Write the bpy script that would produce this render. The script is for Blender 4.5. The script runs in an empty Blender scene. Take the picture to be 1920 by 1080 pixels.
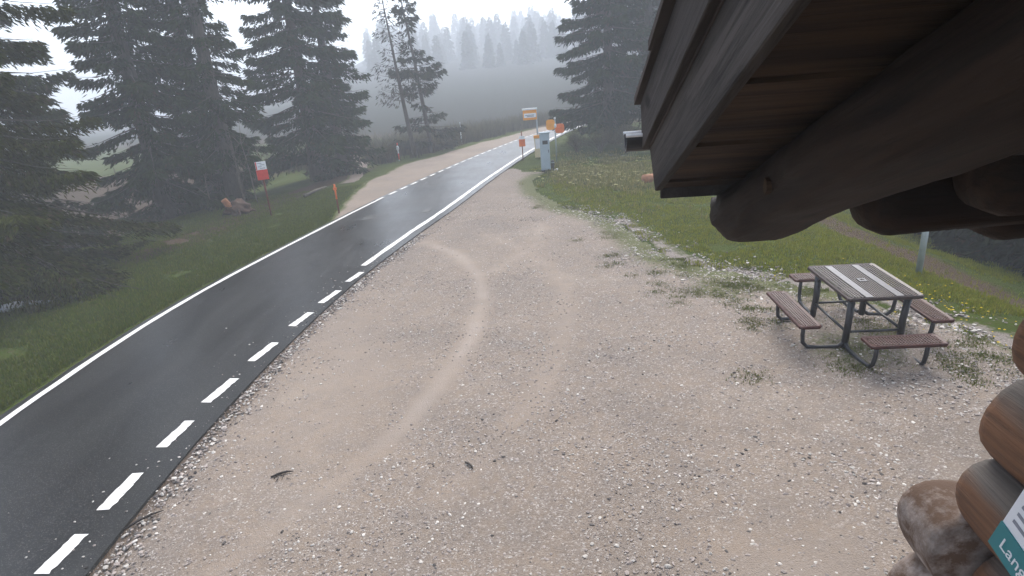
import bpy, bmesh, math, random
import numpy as np
from mathutils import Vector, Matrix, Euler
random.seed(7); rng = np.random.default_rng(11)
S = bpy.context.scene
C = S.collection
# ------------------------------------------------------------------ camera
CAM_H = 3.6
PITCH, ROLL = math.radians(19.5), math.radians(-4.5)
FPX = 1080.0                                     # focal length in pixels of a 1920 px wide frame
_f = np.array([0, math.cos(PITCH), -math.sin(PITCH)]); _r = np.array([1., 0, 0]); _u = np.cross(_r, _f)
CR = _r*math.cos(ROLL) + _u*math.sin(ROLL); CU = -_r*math.sin(ROLL) + _u*math.cos(ROLL)
cd = bpy.data.cameras.new('camera'); cam = bpy.data.objects.new('camera', cd); C.objects.link(cam)
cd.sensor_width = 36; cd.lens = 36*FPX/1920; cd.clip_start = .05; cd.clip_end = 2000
M = Matrix.Identity(4)
for i in range(3):
    M[i][0] = CR[i]; M[i][1] = CU[i]; M[i][2] = -_f[i]
M[2][3] = CAM_H
cam.matrix_world = M
S.camera = cam
# ------------------------------------------------------------------ sky, sun, exposure
W = bpy.data.worlds.new('World'); S.world = W; W.use_nodes = True
wn = W.node_tree; wn.nodes.clear()
sky = wn.nodes.new('ShaderNodeTexSky'); sky.sky_type = 'NISHITA'; sky.sun_disc = False
SUN_EL, SUN_ROT = math.radians(48), math.radians(20)
sky.sun_elevation = SUN_EL; sky.sun_rotation = SUN_ROT
sky.air_density = 1.0; sky.dust_density = 3.0; sky.ozone_density = 1.0; sky.altitude = 1200
hs = wn.nodes.new('ShaderNodeHueSaturation'); hs.inputs['Saturation'].default_value = .5
bg = wn.nodes.new('ShaderNodeBackground'); bg.inputs['Strength'].default_value = .15
wo = wn.nodes.new('ShaderNodeOutputWorld')
wn.links.new(sky.outputs[0], hs.inputs['Color']); wn.links.new(hs.outputs[0], bg.inputs[0]); wn.links.new(bg.outputs[0], wo.inputs[0])
sd = bpy.data.lights.new('sun', 'SUN'); sd.energy = 1.5; sd.angle = math.radians(40); sd.color = (1, .94, .86)
sun = bpy.data.objects.new('sun', sd); C.objects.link(sun)
sdir = Vector((math.sin(SUN_ROT)*math.cos(SUN_EL), math.cos(SUN_ROT)*math.cos(SUN_EL), math.sin(SUN_EL)))
sun.rotation_euler = sdir.to_track_quat('Z', 'Y').to_euler(); sun.location = (0, 0, 60)
S.view_settings.view_transform = 'Standard'; S.view_settings.look = 'None'
S.view_settings.exposure = 1.55; S.view_settings.gamma = 1
HAZE_DENSITY = .0048
S.render.engine = 'CYCLES'
cy = S.cycles
cy.use_denoising = True; cy.max_bounces = 6; cy.diffuse_bounces = 3; cy.glossy_bounces = 3
cy.volume_bounces = 3; cy.transmission_bounces = 3; cy.transparent_max_bounces = 8
cy.sample_clamp_indirect = 8; cy.caustics_reflective = False; cy.caustics_refractive = False
# ------------------------------------------------------------------ layout helpers
def ray(x, y):
    return _f + (x-960)/FPX*CR + (540-y)/FPX*CU
def tag(o, label=None, cat=None, group=None, kind=None):
    if label: o['label'] = label
    if cat: o['category'] = cat
    if group: o['group'] = group
    if kind: o['kind'] = kind
    return o
def vnoise(x, y, seed=0):
    xi = np.floor(x).astype(np.int64); yi = np.floor(y).astype(np.int64); fx = x-xi; fy = y-yi
    fx = fx*fx*(3-2*fx); fy = fy*fy*(3-2*fy)
    def h(a, b):
        n = (a*374761393 + b*668265263 + seed*1274126177) & 0x7fffffff
        n = ((n ^ (n >> 13))*1103515245) & 0x7fffffff
        n = (n ^ (n >> 16)) & 0xffff
        return n/65535.
    return (h(xi, yi)*(1-fx)+h(xi+1, yi)*fx)*(1-fy) + (h(xi, yi+1)*(1-fx)+h(xi+1, yi+1)*fx)*fy
def fbm(x, y, s=1., seed=0, oc=4):
    v = 0; a = .5
    for i in range(oc):
        v = v + a*vnoise(np.asarray(x, float)*s, np.asarray(y, float)*s, seed+i*17); a *= .5; s *= 2.03
    return v/(1-.5**oc)
def sst(a, b, x):
    t = np.clip((x-a)/(b-a), 0, 1); return t*t*(3-2*t)
# left white line, right edge of the asphalt, left edge of the lay-by: x as functions of y
LY = [-30, -8, 0, 4, 6.48, 7.9, 9.44, 11.88, 15.34, 17.94, 21.08, 24.81, 29.5, 34.1, 40.85, 47, 51.56, 56, 60, 63.5, 68]
LX = [-5.6, -6.1, -6.35, -6.54, -6.63, -6.68, -6.66, -6.4, -5.72, -5.18, -4.5, -3.5, -2.2, -.76, 1.54, 4.35, 6.64, 9.5, 13, 18, 26]
RY = [-30, -8, 0, 3.82, 5.33, 6.74, 8.88, 10.9, 12.4, 15.2, 17.94, 23.3, 29.3, 35.4, 39.8, 44.1, 46.7, 52, 56, 60, 64]
RX = [-2.9, -3.4, -3.65, -3.74, -3.76, -3.72, -3.52, -3.28, -2.98, -2.35, -1.64, -.48, .98, 2.65, 3.95, 5.35, 6.4, 9.1, 12.2, 18, 26]
BY = [17.3, 18.6, 20.2, 23, 26.5, 31.75, 36.2, 40.2, 49.3, 54.8, 60, 64, 68]
BX = [-5.35, -5.55, -5.75, -6.0, -6.0, -5.2, -3.3, -1.4, 2.8, 6.4, 10.8, 16, 24]
def smooth_fn(Y, X):
    yy = np.linspace(Y[0], Y[-1], 800); xx = np.interp(yy, Y, X)
    k = np.hanning(41); k /= k.sum(); xp = np.concatenate([np.full(20, xx[0])+(xx[1]-xx[0])*np.arange(-20, 0), xx, xx[-1]+(xx[-1]-xx[-2])*np.arange(1, 21)])
    xs = np.convolve(xp, k, 'valid'); return lambda y: np.interp(y, yy, xs)
fL, fR, fB = smooth_fn(LY, LX), smooth_fn(RY, RX), smooth_fn(BY, BX)
def height(x, y):
    x = np.asarray(x, float); y = np.asarray(y, float)
    dl = np.where(y < 64, fL(y) - x, 0)*.9
    left = -.03*np.clip(dl, 0, 8) - .40*np.log1p(np.exp(np.clip((dl-8.2)*1.3, -30, 30)))/1.3*(1-sst(24, 38, y))
    left = np.where((dl-8.2)*1.3 > 30, -.03*8-.40*(dl-8.2)*(1-sst(24, 38, y)), left)
    q = x - 7.0
    right = -.27*np.where(q*1.6 > 30, q, np.log1p(np.exp(np.clip(q*1.6, -30, 30)))/1.6)*(1-sst(15, 30, y))
    z = left + right
    z = np.maximum(z, -60)
    hill = .09*np.clip(y-66, 0, 260)*sst(-60, -5, x+ (y-58)*.2)
    z = z + hill
    z = z + .11*np.exp(-((x-4.6)**2+(y-7.2)**2)/2.6**2)
    rough = np.clip(np.where(x < fL(y), (fL(y)-x-.3)/2, np.where(x > fR(y), (x-fR(y)-3)/4, 0)), 0, 1)
    z = z + rough*(.22*(fbm(x, y, .35, 3)-.5) + .10*(fbm(x, y, 1.3, 5, 3)-.5))
    return z
def hz(x, y): return float(height(np.array([x]), np.array([y]))[0])
def gp(px, py):
    """where the view ray through a photo point meets the terrain"""
    d = ray(px, py); t = 1.
    for i in range(4000):
        P = np.array([0, 0, CAM_H]) + d*t
        if P[2] <= hz(P[0], P[1]): break
        t += .02 + t*.002
    return P
def z_at(P, py):
    """height of a vertical pole standing at P where it reaches photo row py"""
    lo, hi = -5., 40.
    for i in range(50):
        m = (lo+hi)/2; q = np.array([P[0], P[1], m-CAM_H]); row = 540-FPX*(q@CU)/(q@_f)
        if row > py: lo = m
        else: hi = m
    return lo
# ------------------------------------------------------------------ materials
def newmat(name):
    m = bpy.data.materials.new(name); m.use_nodes = True; nt = m.node_tree
    return m, nt, nt.nodes['Principled BSDF']
def nd(nt, t, **kw):
    n = nt.nodes.new(t)
    for k, v in kw.items():
        if k in n.inputs: n.inputs[k].default_value = v
        else: setattr(n, k, v)
    return n
def ramp(nt, src, stops):
    r = nt.nodes.new('ShaderNodeValToRGB'); el = r.color_ramp.elements
    while len(el) < len(stops): el.new(.5)
    for e, (p, c) in zip(el, stops):
        e.position = p; e.color = (c if len(c) == 4 else (*c, 1))
    nt.links.new(src, r.inputs[0]); return r.outputs[0]
def mix(nt, fac, a, b, mode='MIX'):
    n = nt.nodes.new('ShaderNodeMix'); n.data_type = 'RGBA'; n.blend_type = mode
    for v, i in ((fac, 0), (a, 6), (b, 7)):
        if hasattr(v, 'is_linked'): nt.links.new(v, n.inputs[i])
        elif isinstance(v, (int, float)): n.inputs[i].default_value = v
        else: n.inputs[i].default_value = (*v, 1)
    return n.outputs[2]
def mathn(nt, op, a, b=0.):
    n = nt.nodes.new('ShaderNodeMath'); n.operation = op
    for v, i in ((a, 0), (b, 1)):
        if hasattr(v, 'is_linked'): nt.links.new(v, n.inputs[i])
        else: n.inputs[i].default_value = v
    return n.outputs[0]
def coords(nt, scale=(1, 1, 1), rot=(0, 0, 0)):
    tc = nt.nodes.new('ShaderNodeTexCoord'); mp = nt.nodes.new('ShaderNodeMapping')
    mp.inputs['Scale'].default_value = scale; mp.inputs['Rotation'].default_value = rot
    nt.links.new(tc.outputs['Object'], mp.inputs[0]); return mp.outputs[0]
def noise(nt, vec, scale, detail=4, rough=.55, dist=0.):
    n = nd(nt, 'ShaderNodeTexNoise', Scale=scale, Detail=detail, Roughness=rough, Distortion=dist)
    nt.links.new(vec, n.inputs['Vector']); return n.outputs['Fac']
def bump(nt, b, h, strength=.4, dist=.01):
    n = nd(nt, 'ShaderNodeBump', Strength=strength, Distance=dist); nt.links.new(h, n.inputs['Height'])
    nt.links.new(n.outputs[0], b.inputs['Normal'])
def simple(name, c, rough=.6, var=.25, scale=6, bmp=.15, metallic=0., spec=.5, dirt=None, dlo=.52):
    m, nt, b = newmat(name); v = coords(nt); n = noise(nt, v, scale)
    lo = tuple(x*(1-var) for x in c); hi = tuple(min(1, x*(1+var)) for x in c)
    col = ramp(nt, n, [(.3, lo), (.7, hi)])
    if dirt:
        d = noise(nt, v, scale*.35, 6, .7); f = ramp(nt, d, [(dlo, (0, 0, 0)), (dlo+.14, (1, 1, 1))]); col = mix(nt, f, col, dirt)
    nt.links.new(col, b.inputs['Base Color']); b.inputs['Roughness'].default_value = rough
    b.inputs['Metallic'].default_value = metallic; b.inputs['Specular IOR Level'].default_value = spec
    if bmp: bump(nt, b, noise(nt, v, scale*6, 3), bmp, .004)
    return m
def attr_mat(name, rough=.7, spec=.3, tr=0.):
    m, nt, b = newmat(name); a = nd(nt, 'ShaderNodeAttribute', attribute_name='col')
    nt.links.new(a.outputs['Color'], b.inputs['Base Color']); b.inputs['Roughness'].default_value = rough
    b.inputs['Specular IOR Level'].default_value = spec
    if tr:
        t = nt.nodes.new('ShaderNodeBsdfTranslucent'); nt.links.new(a.outputs['Color'], t.inputs[0])
        mx = nt.nodes.new('ShaderNodeMixShader'); mx.inputs[0].default_value = tr
        nt.links.new(b.outputs[0], mx.inputs[1]); nt.links.new(t.outputs[0], mx.inputs[2])
        nt.links.new(mx.outputs[0], nt.nodes['Material Output'].inputs[0])
    return m
def wood(name, c1, c2, axis, rough=.8, fine=38, knots=True, c3=None, lump=.25, tilt=0.):
    """grain running along local axis 0 = x, 1 = y"""
    m, nt, b = newmat(name); sc = [1, 1, 1]; sc[axis] = .06
    v = coords(nt, (1, 1, 1), (tilt, 0, 0)); mp_ = nd(nt, 'ShaderNodeMapping'); mp_.inputs['Scale'].default_value = sc; nt.links.new(v, mp_.inputs[0]); v = mp_.outputs[0]; g = noise(nt, v, fine, 6, .65, .35); l = noise(nt, v, fine*.16, 3, .5, .4)
    col = mix(nt, ramp(nt, g, [(.3, c1), (.72, c2)]), c1, c2) if False else ramp(nt, g, [(.28, c1), (.55, c2), (.8, tuple(x*.75 for x in c2))])
    col = mix(nt, ramp(nt, l, [(.38, (0, 0, 0)), (.66, (.75, .75, .75))]), col, c3 or tuple(x*.55 for x in c1))
    if knots:
        sk = [1, 1, 1]; sk[axis] = .35
        vv = nd(nt, 'ShaderNodeTexVoronoi', Scale=3.1); nt.links.new(coords(nt, tuple(sk)), vv.inputs['Vector'])
        col = mix(nt, ramp(nt, vv.outputs['Distance'], [(.06, (.8, .8, .8)), (.13, (0, 0, 0))]), col, tuple(x*.3 for x in c1))
    nt.links.new(col, b.inputs['Base Color']); b.inputs['Roughness'].default_value = rough
    b.inputs['Specular IOR Level'].default_value = .12
    bump(nt, b, mathn(nt, 'ADD', g, mathn(nt, 'MULTIPLY', l, lump)), .9, .010); return m
MAT = {}
def make_materials():
    # ground: grass with litter, dry patches and earth
    m, nt, b = newmat('grass_ground'); v = coords(nt)
    a = nd(nt, 'ShaderNodeAttribute', attribute_name='mask'); sp = nt.nodes.new('ShaderNodeSeparateColor'); nt.links.new(a.outputs['Color'], sp.inputs[0])
    n1 = noise(nt, v, .9, 5); n2 = noise(nt, v, 7, 5, .7); n3 = noise(nt, v, 38, 4, .7)
    g = ramp(nt, n1, [(.3, (.038, .056, .011)), (.5, (.058, .082, .016)), (.7, (.085, .095, .025))])
    g = mix(nt, ramp(nt, n3, [(.4, (0, 0, 0)), (.75, (.8, .8, .8))]), g, (.062, .085, .018))
    g = mix(nt, ramp(nt, n2, [(.52, (0, 0, 0)), (.68, (.85, .85, .85))]), g, (.085, .07, .035))
    e = ramp(nt, n3, [(.3, (.05, .036, .024)), (.7, (.14, .10, .07))])
    fac = mathn(nt, 'MULTIPLY_ADD', n2, .9); fac.node.inputs[2].default_value = -.45
    dm = mathn(nt, 'ADD', sp.outputs[0], fac); dm = mathn(nt, 'MULTIPLY', dm, sp.outputs[0])
    col = mix(nt, ramp(nt, dm, [(.25, (0, 0, 0)), (.62, (1, 1, 1))]), g, e)
    st = ramp(nt, n3, [(.3, (.17, .145, .125)), (.6, (.33, .29, .26)), (.75, (.6, .57, .54))])
    gm = mathn(nt, 'ADD', sp.outputs[1], fac)
    col = mix(nt, ramp(nt, gm, [(.35, (0, 0, 0)), (.6, (1, 1, 1))]), col, st)
    col = mix(nt, sp.outputs[2], col, ramp(nt, n2, [(.3, (.012, .016, .010)), (.7, (.026, .028, .018))]))
    nt.links.new(col, b.inputs['Base Color']); b.inputs['Roughness'].default_value = .95; b.inputs['Specular IOR Level'].default_value = .04
    bump(nt, b, mathn(nt, 'ADD', n3, n2), .8, .05); MAT['grass'] = m
    # compacted gravel
    m, nt, b = newmat('gravel_surface'); v = coords(nt)
    a = nd(nt, 'ShaderNodeAttribute', attribute_name='mask'); sp = nt.nodes.new('ShaderNodeSeparateColor'); nt.links.new(a.outputs['Color'], sp.inputs[0])
    n1 = noise(nt, v, .55, 5, .6); n2 = noise(nt, v, 3.2, 5, .65); n3 = noise(nt, v, 60, 3, .6); n4 = noise(nt, v, 14, 4, .6)
    base = ramp(nt, n1, [(.3, (.175, .145, .120)), (.52, (.238, .187, .144)), (.7, (.27, .219, .173))])
    base = mix(nt, ramp(nt, n2, [(.42, (0, 0, 0)), (.7, (.6, .6, .6))]), base, (.175, .150, .132))
    vo = nd(nt, 'ShaderNodeTexVoronoi', Scale=75); nt.links.new(v, vo.inputs['Vector'])
    sc = nt.nodes.new('ShaderNodeSeparateColor'); nt.links.new(vo.outputs['Color'], sc.inputs[0])
    peb = ramp(nt, sc.outputs[0], [(0, (.075, .065, .06)), (.35, (.19, .165, .15)), (.8, (.28, .245, .22)), (.95, (.60, .57, .54))])
    loose = mathn(nt, 'SUBTRACT', ramp(nt, n4, [(.35, (.12, .12, .12)), (.65, (.75, .75, .75))]), sp.outputs[0])
    col = mix(nt, mathn(nt, 'MULTIPLY', loose, .7), base, peb)
    col = mix(nt, mathn(nt, 'MULTIPLY', sp.outputs[0], .75), col, (.345, .292, .25))
    em = mathn(nt, 'ADD', sp.outputs[1], mathn(nt, 'MULTIPLY', mathn(nt, 'SUBTRACT', n4, .5), .9))
    grs = ramp(nt, n3, [(.3, (.055, .07, .022)), (.7, (.12, .125, .045))])
    col = mix(nt, ramp(nt, em, [(.42, (0, 0, 0)), (.68, (.9, .9, .9))]), col, grs)
    br = mathn(nt, 'ADD', sp.outputs[2], mathn(nt, 'MULTIPLY', mathn(nt, 'SUBTRACT', n4, .5), .8))
    col = mix(nt, ramp(nt, br, [(.4, (0, 0, 0)), (.8, (.8, .8, .8))]), col, (.12, .085, .06))
    nt.links.new(col, b.inputs['Base Color']); b.inputs['Roughness'].default_value = .85; b.inputs['Specular IOR Level'].default_value = .1
    hgt = mathn(nt, 'ADD', mathn(nt, 'MULTIPLY', vo.outputs['Distance'], -1.), mathn(nt, 'MULTIPLY', n4, 1.5))
    bump(nt, b, hgt, .5, .012); MAT['gravel'] = m
    # wet asphalt
    m, nt, b = newmat('wet_asphalt'); v = coords(nt)
    n1 = noise(nt, v, .5, 4); vs = coords(nt, (1, .16, 1), (0, 0, .05)); n2 = noise(nt, vs, 1.6, 5, .6); n3 = noise(nt, v, 90, 2)
    col = ramp(nt, n2, [(.3, (.015, .0155, .0155)), (.7, (.028, .0285, .0275))])
    vo = nd(nt, 'ShaderNodeTexVoronoi', Scale=130); nt.links.new(v, vo.inputs['Vector']); sc = nt.nodes.new('ShaderNodeSeparateColor'); nt.links.new(vo.outputs['Color'], sc.inputs[0])
    col = mix(nt, ramp(nt, sc.outputs[0], [(.8, (0, 0, 0)), (1, (.6, .6, .6))]), col, (.13, .125, .12))
    nt.links.new(col, b.inputs['Base Color'])
    nt.links.new(ramp(nt, mathn(nt, 'ADD', mathn(nt, 'MULTIPLY', n1, .5), mathn(nt, 'MULTIPLY', n2, .5)), [(.34, (.25, .25, .25)), (.66, (.42, .42, .42))]), b.inputs['Roughness'])
    b.inputs['Specular IOR Level'].default_value = .34
    bump(nt, b, mathn(nt, 'ADD', vo.outputs['Distance'], n3), .12, .004); MAT['asphalt'] = m
    # worn road paint
    m, nt, b = newmat('road_paint'); v = coords(nt); n = noise(nt, v, 26, 6, .75); n2 = noise(nt, v, 3, 4)
    col = ramp(nt, n, [(.30, (.25, .25, .24)), (.40, (.72, .71, .67)), (.8, (.82, .81, .78))])
    nt.links.new(col, b.inputs['Base Color']); b.inputs['Roughness'].default_value = .5; bump(nt, b, n, .2, .003); MAT['paint'] = m
    MAT['leaf'] = attr_mat('needles', .85, .04, .10)
    MAT['blade'] = attr_mat('grass_blades', .85, .03, .15)
    bn = MAT['blade'].node_tree; cz = bn.nodes.new('ShaderNodeCombineXYZ'); cz.inputs[2].default_value = 1; bn.links.new(cz.outputs[0], bn.nodes['Principled BSDF'].inputs['Normal'])
    MAT['stone'] = attr_mat('stone_chips', .7, .35)
    MAT['flower'] = attr_mat('petals', .6, .2, .2)
    m, nt, b = newmat('bark'); v = coords(nt, (1, 1, .18)); n = noise(nt, v, 26, 6, .7, .5)
    nt.links.new(ramp(nt, n, [(.3, (.025, .02, .016)), (.7, (.10, .085, .07))]), b.inputs['Base Color']); b.inputs['Roughness'].default_value = .9; bump(nt, b, n, .8, .02); MAT['bark'] = m
    MAT['board'] = wood('grey_weathered_board', (.015, .0125, .0115), (.078, .066, .059), 1, .8, 34, tilt=.3733)
    MAT['board2'] = wood('dark_weathered_board', (.026, .021, .019), (.062, .052, .047), 1, .8, 30, tilt=.3733)
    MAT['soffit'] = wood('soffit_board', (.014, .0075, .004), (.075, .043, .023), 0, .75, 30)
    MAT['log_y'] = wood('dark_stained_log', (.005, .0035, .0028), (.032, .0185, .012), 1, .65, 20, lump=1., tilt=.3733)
    MAT['log_x'] = wood('dark_stained_cross_log', (.005, .0035, .0028), (.036, .020, .012), 0, .65, 20, lump=1.)
    MAT['log_old'] = wood('charred_log', (.013, .011, .011), (.034, .026, .022), 0, .7, 22)
    MAT['shingle'] = wood('split_shingle', (.035, .027, .024), (.10, .078, .066), 1, .85, 26, False, tilt=.3733)
    # wall logs: weathered grey crowns, orange stain where the stain is kept
    m, nt, b = newmat('stained_wall_log'); v = coords(nt, (1, .05, 1)); g = noise(nt, v, 30, 6, .65, .6); l = noise(nt, coords(nt, (1, .4, 1)), 3.2, 3)
    ora = ramp(nt, g, [(.3, (.06, .026, .012)), (.55, (.165, .074, .033)), (.85, (.13, .054, .022))])
    gry = ramp(nt, g, [(.3, (.05, .040, .034)), (.7, (.12, .100, .086))])
    a = nd(nt, 'ShaderNodeAttribute', attribute_name='crown'); f = mathn(nt, 'ADD', a.outputs['Fac'], mathn(nt, 'MULTIPLY', mathn(nt, 'SUBTRACT', l, .5), .8))
    col = mix(nt, ramp(nt, f, [(.72, (0, 0, 0)), (.98, (1, 1, 1))]), ora, gry)
    nt.links.new(col, b.inputs['Base Color']); b.inputs['Roughness'].default_value = .75; bump(nt, b, g, .9, .012); MAT['wall_log'] = m
    MAT['plinth'] = simple('limewashed_rubble', (.40, .36, .34), .85, .3, 9, .6, dirt=(.14, .085, .055))
    MAT['pale_log'] = simple('bleached_log', (.25, .205, .18), .85, .4, 9, .9, dirt=(.085, .046, .026), dlo=.42)
    MAT['gutter'] = simple('dark_sheet_metal', (.045, .045, .048), .4, .2, 8, .05, .6)
    MAT['gutter_rim'] = simple('bright_zinc_rim', (.75, .76, .78), .35, .1, 8, .05, .5)
    MAT['teal'] = simple('teal_print', (.012, .16, .18), .4, .06, 4, 0)
    MAT['sheet'] = simple('white_print', (.68, .69, .72), .45, .04, 4, 0)
    MAT['ink'] = simple('grey_ink', (.20, .21, .25), .6, .1, 9, 0)
    MAT['coat'] = simple('dark_brown_plastic_coating', (.040, .025, .022), .4, .2, 12, .1, spec=.35)
    MAT['coat_seat'] = simple('red_brown_plastic_coating', (.055, .017, .013), .45, .25, 10, .1, spec=.25)
    MAT['steel_leg'] = simple('black_enamelled_tube', (.018, .019, .024), .35, .2, 12, .1)
    MAT['strip'] = simple('worn_grey_strip', (.10, .095, .10), .35, .15, 9, .1)
    MAT['cabinet'] = simple('grey_painted_steel', (.34, .42, .47), .45, .08, 3, .05)
    MAT['pole'] = simple('galvanised_steel', (.36, .41, .42), .45, .15, 6, .05, .4)
    MAT['dark'] = simple('black_plastic', (.02, .022, .022), .5, .2, 6, .1)
    MAT['red'] = simple('red_paint', (.62, .035, .02), .45, .12, 8, .05)
    MAT['orange'] = simple('orange_paint', (.72, .15, .02), .5, .15, 8, .05)
    MAT['rust'] = simple('dark_red_stained_wood', (.15, .04, .022), .7, .3, 12, .2)
    MAT['white'] = simple('white_enamel', (.78, .79, .80), .4, .06, 6, 0)
    MAT['yellow'] = simple('yellow_orange_sheet', (.80, .32, .02), .45, .08, 5, 0)
    MAT['cream'] = simple('cream_notice', (.62, .52, .30), .5, .12, 9, 0)
    MAT['lamp'] = MAT['white']
    MAT['earth'] = simple('root_earth', (.085, .05, .034), .9, .45, 7, .6)
    MAT['cutwood'] = simple('fresh_cut_wood', (.34, .15, .07), .8, .25, 9, .2)
    MAT['twig'] = simple('dark_twig', (.03, .024, .02), .85, .3, 14, .3)
    MAT['snow'] = simple('old_snow', (.62, .66, .70), .6, .12, 6, .3)
    MAT['moss'] = simple('greying_timber', (.10, .085, .065), .85, .35, 8, .3)
make_materials()
# ------------------------------------------------------------------ mesh helpers
def mesh_np(name, V, F, mat, parent=None, col=None, attr='col', smooth=False):
    """V (n,3), F (m,k) arrays -> one mesh object"""
    V = np.asarray(V, np.float32); F = np.asarray(F, np.int32); me = bpy.data.meshes.new(name)
    me.vertices.add(len(V)); me.vertices.foreach_set('co', V.ravel())
    k = F.shape[1]; me.loops.add(F.size); me.loops.foreach_set('vertex_index', F.ravel())
    me.polygons.add(len(F)); me.polygons.foreach_set('loop_start', np.arange(0, F.size, k, dtype=np.int32))
    me.polygons.foreach_set('use_smooth', np.full(len(F), bool(smooth)))
    me.update(calc_edges=True); me.validate()
    if col is not None:
        ca = me.color_attributes.new(attr, 'FLOAT_COLOR', 'POINT')
        c4 = np.ones((len(V), 4), np.float32); c4[:, :3] = col; ca.data.foreach_set('color', c4.ravel())
    me.materials.append(MAT[mat]); o = bpy.data.objects.new(name, me); C.objects.link(o)
    if parent: o.parent = parent
    return o
def obj(name, bm, mat, parent=None, smooth=False, loc=None):
    me = bpy.data.meshes.new(name); bmesh.ops.recalc_face_normals(bm, faces=bm.faces); bm.to_mesh(me); bm.free()
    me.polygons.foreach_set('use_smooth', np.full(len(me.polygons), bool(smooth)))
    me.materials.append(MAT[mat]); o = bpy.data.objects.new(name, me); C.objects.link(o)
    if parent: o.parent = parent
    if loc is not None: o.location = loc
    return o
def empty(name, loc, rz=0.):
    o = bpy.data.objects.new(name, None); C.objects.link(o); o.location = loc; o.rotation_euler = (0, 0, rz); o.empty_display_size = .2; return o
def bx(bm, x0, x1, y0, y1, z0, z1, bev=0., mtx=None):
    r = bmesh.ops.create_cube(bm, size=1); vs = r['verts']
    for v in vs:
        v.co = Vector(((x0+x1)/2+v.co.x*(x1-x0), (y0+y1)/2+v.co.y*(y1-y0), (z0+z1)/2+v.co.z*(z1-z0)))
    if bev:
        es = list({e for v in vs for e in v.link_edges}); r = bmesh.ops.bevel(bm, geom=es, offset=bev, segments=2, affect='EDGES', profile=.5)
        vs = list({v for v in r['verts']} | {v for v in vs if v.is_valid})
    if mtx is not None:
        for v in vs: v.co = mtx @ v.co
    return vs
def box(*a, **k):
    bm = bmesh.new(); bx(bm, *a, **k); return bm
def tube(bm, pts, rad, n=8, caps=True):
    pts = [Vector(p) for p in pts]; rad = rad if isinstance(rad, (list, tuple)) else [rad]*len(pts); rings = []; up = Vector((0, 0, 1)); prev = None
    for i, p in enumerate(pts):
        d = (pts[min(i+1, len(pts)-1)]-pts[max(i-1, 0)]).normalized()
        s = (prev - d*prev.dot(d)) if prev is not None else d.cross(up if abs(d.z) < .95 else Vector((1, 0, 0)))
        s.normalize(); prev = s; t = d.cross(s)
        rings.append([bm.verts.new(p + (s*math.cos(a)+t*math.sin(a))*rad[i]) for a in [2*math.pi*k/n for k in range(n)]])
    for A_, B_ in zip(rings, rings[1:]):
        for k in range(n): bm.faces.new((A_[k], A_[(k+1) % n], B_[(k+1) % n], B_[k]))
    if caps: bm.faces.new(rings[0][::-1]); bm.faces.new(rings[-1])
def prism(bm, prof, ax, lo, hi):
    """extrude a 2-D profile along axis ax (0 x, 1 y, 2 z) from lo to hi"""
    def p(a, b, c):
        v = [0, 0, 0]; o_ = [i for i in range(3) if i != ax]; v[o_[0]] = a; v[o_[1]] = b; v[ax] = c; return v
    A_ = [bm.verts.new(p(a, b, lo)) for a, b in prof]; B_ = [bm.verts.new(p(a, b, hi)) for a, b in prof]; n = len(prof)
    for k in range(n): bm.faces.new((A_[k], A_[(k+1) % n], B_[(k+1) % n], B_[k]))
    bm.faces.new(A_[::-1]); bm.faces.new(B_)
# ------------------------------------------------------------------ ground sheet
def axis_pts(lo, hi, step, far):
    a = list(np.arange(lo, hi+1e-6, step)); s = step; x = hi
    while x < far: s *= 1.35; x += s; a.append(x)
    s = step; x = lo
    while x > -far: s *= 1.35; x -= s; a.insert(0, x)
    return np.array(a)
LOT = np.array([(fR(y)-.03, y) for y in np.arange(-6, 27.2, .4)] + [(.75, 25.6), (.95, 24.9), (1.9, 24.35), (1.15, 22.3), (1.2, 19.9), (1.75, 17.0), (2.75, 15.2), (3.1, 12.8), (3.2, 11.3), (3.75, 10.3), (4.6, 9.4), (5.5, 8.4), (5.7, 7.4), (6.1, 6.8), (6.2, 5.2), (6.6, 1), (6.6, -6)])
def inside(poly, x, y):
    r = np.zeros(x.shape, bool); n = len(poly)
    for i in range(n):
        (x1, y1), (x2, y2) = poly[i], poly[(i+1) % n]
        if y1 == y2: continue
        c_ = ((y1 > y) != (y2 > y)) & (x < (x2-x1)*(y-y1)/(y2-y1)+x1); r ^= c_
    return r
def seg_dist(P, x, y):
    d = np.full(x.shape, 1e9)
    for (x1, y1), (x2, y2) in zip(P, P[1:]):
        t = np.clip(((x-x1)*(x2-x1)+(y-y1)*(y2-y1))/((x2-x1)**2+(y2-y1)**2), 0, 1)
        d = np.minimum(d, np.hypot(x-x1-t*(x2-x1), y-y1-t*(y2-y1)))
    return d
EDGE = [tuple(p) for p in LOT[-16:]]
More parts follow.
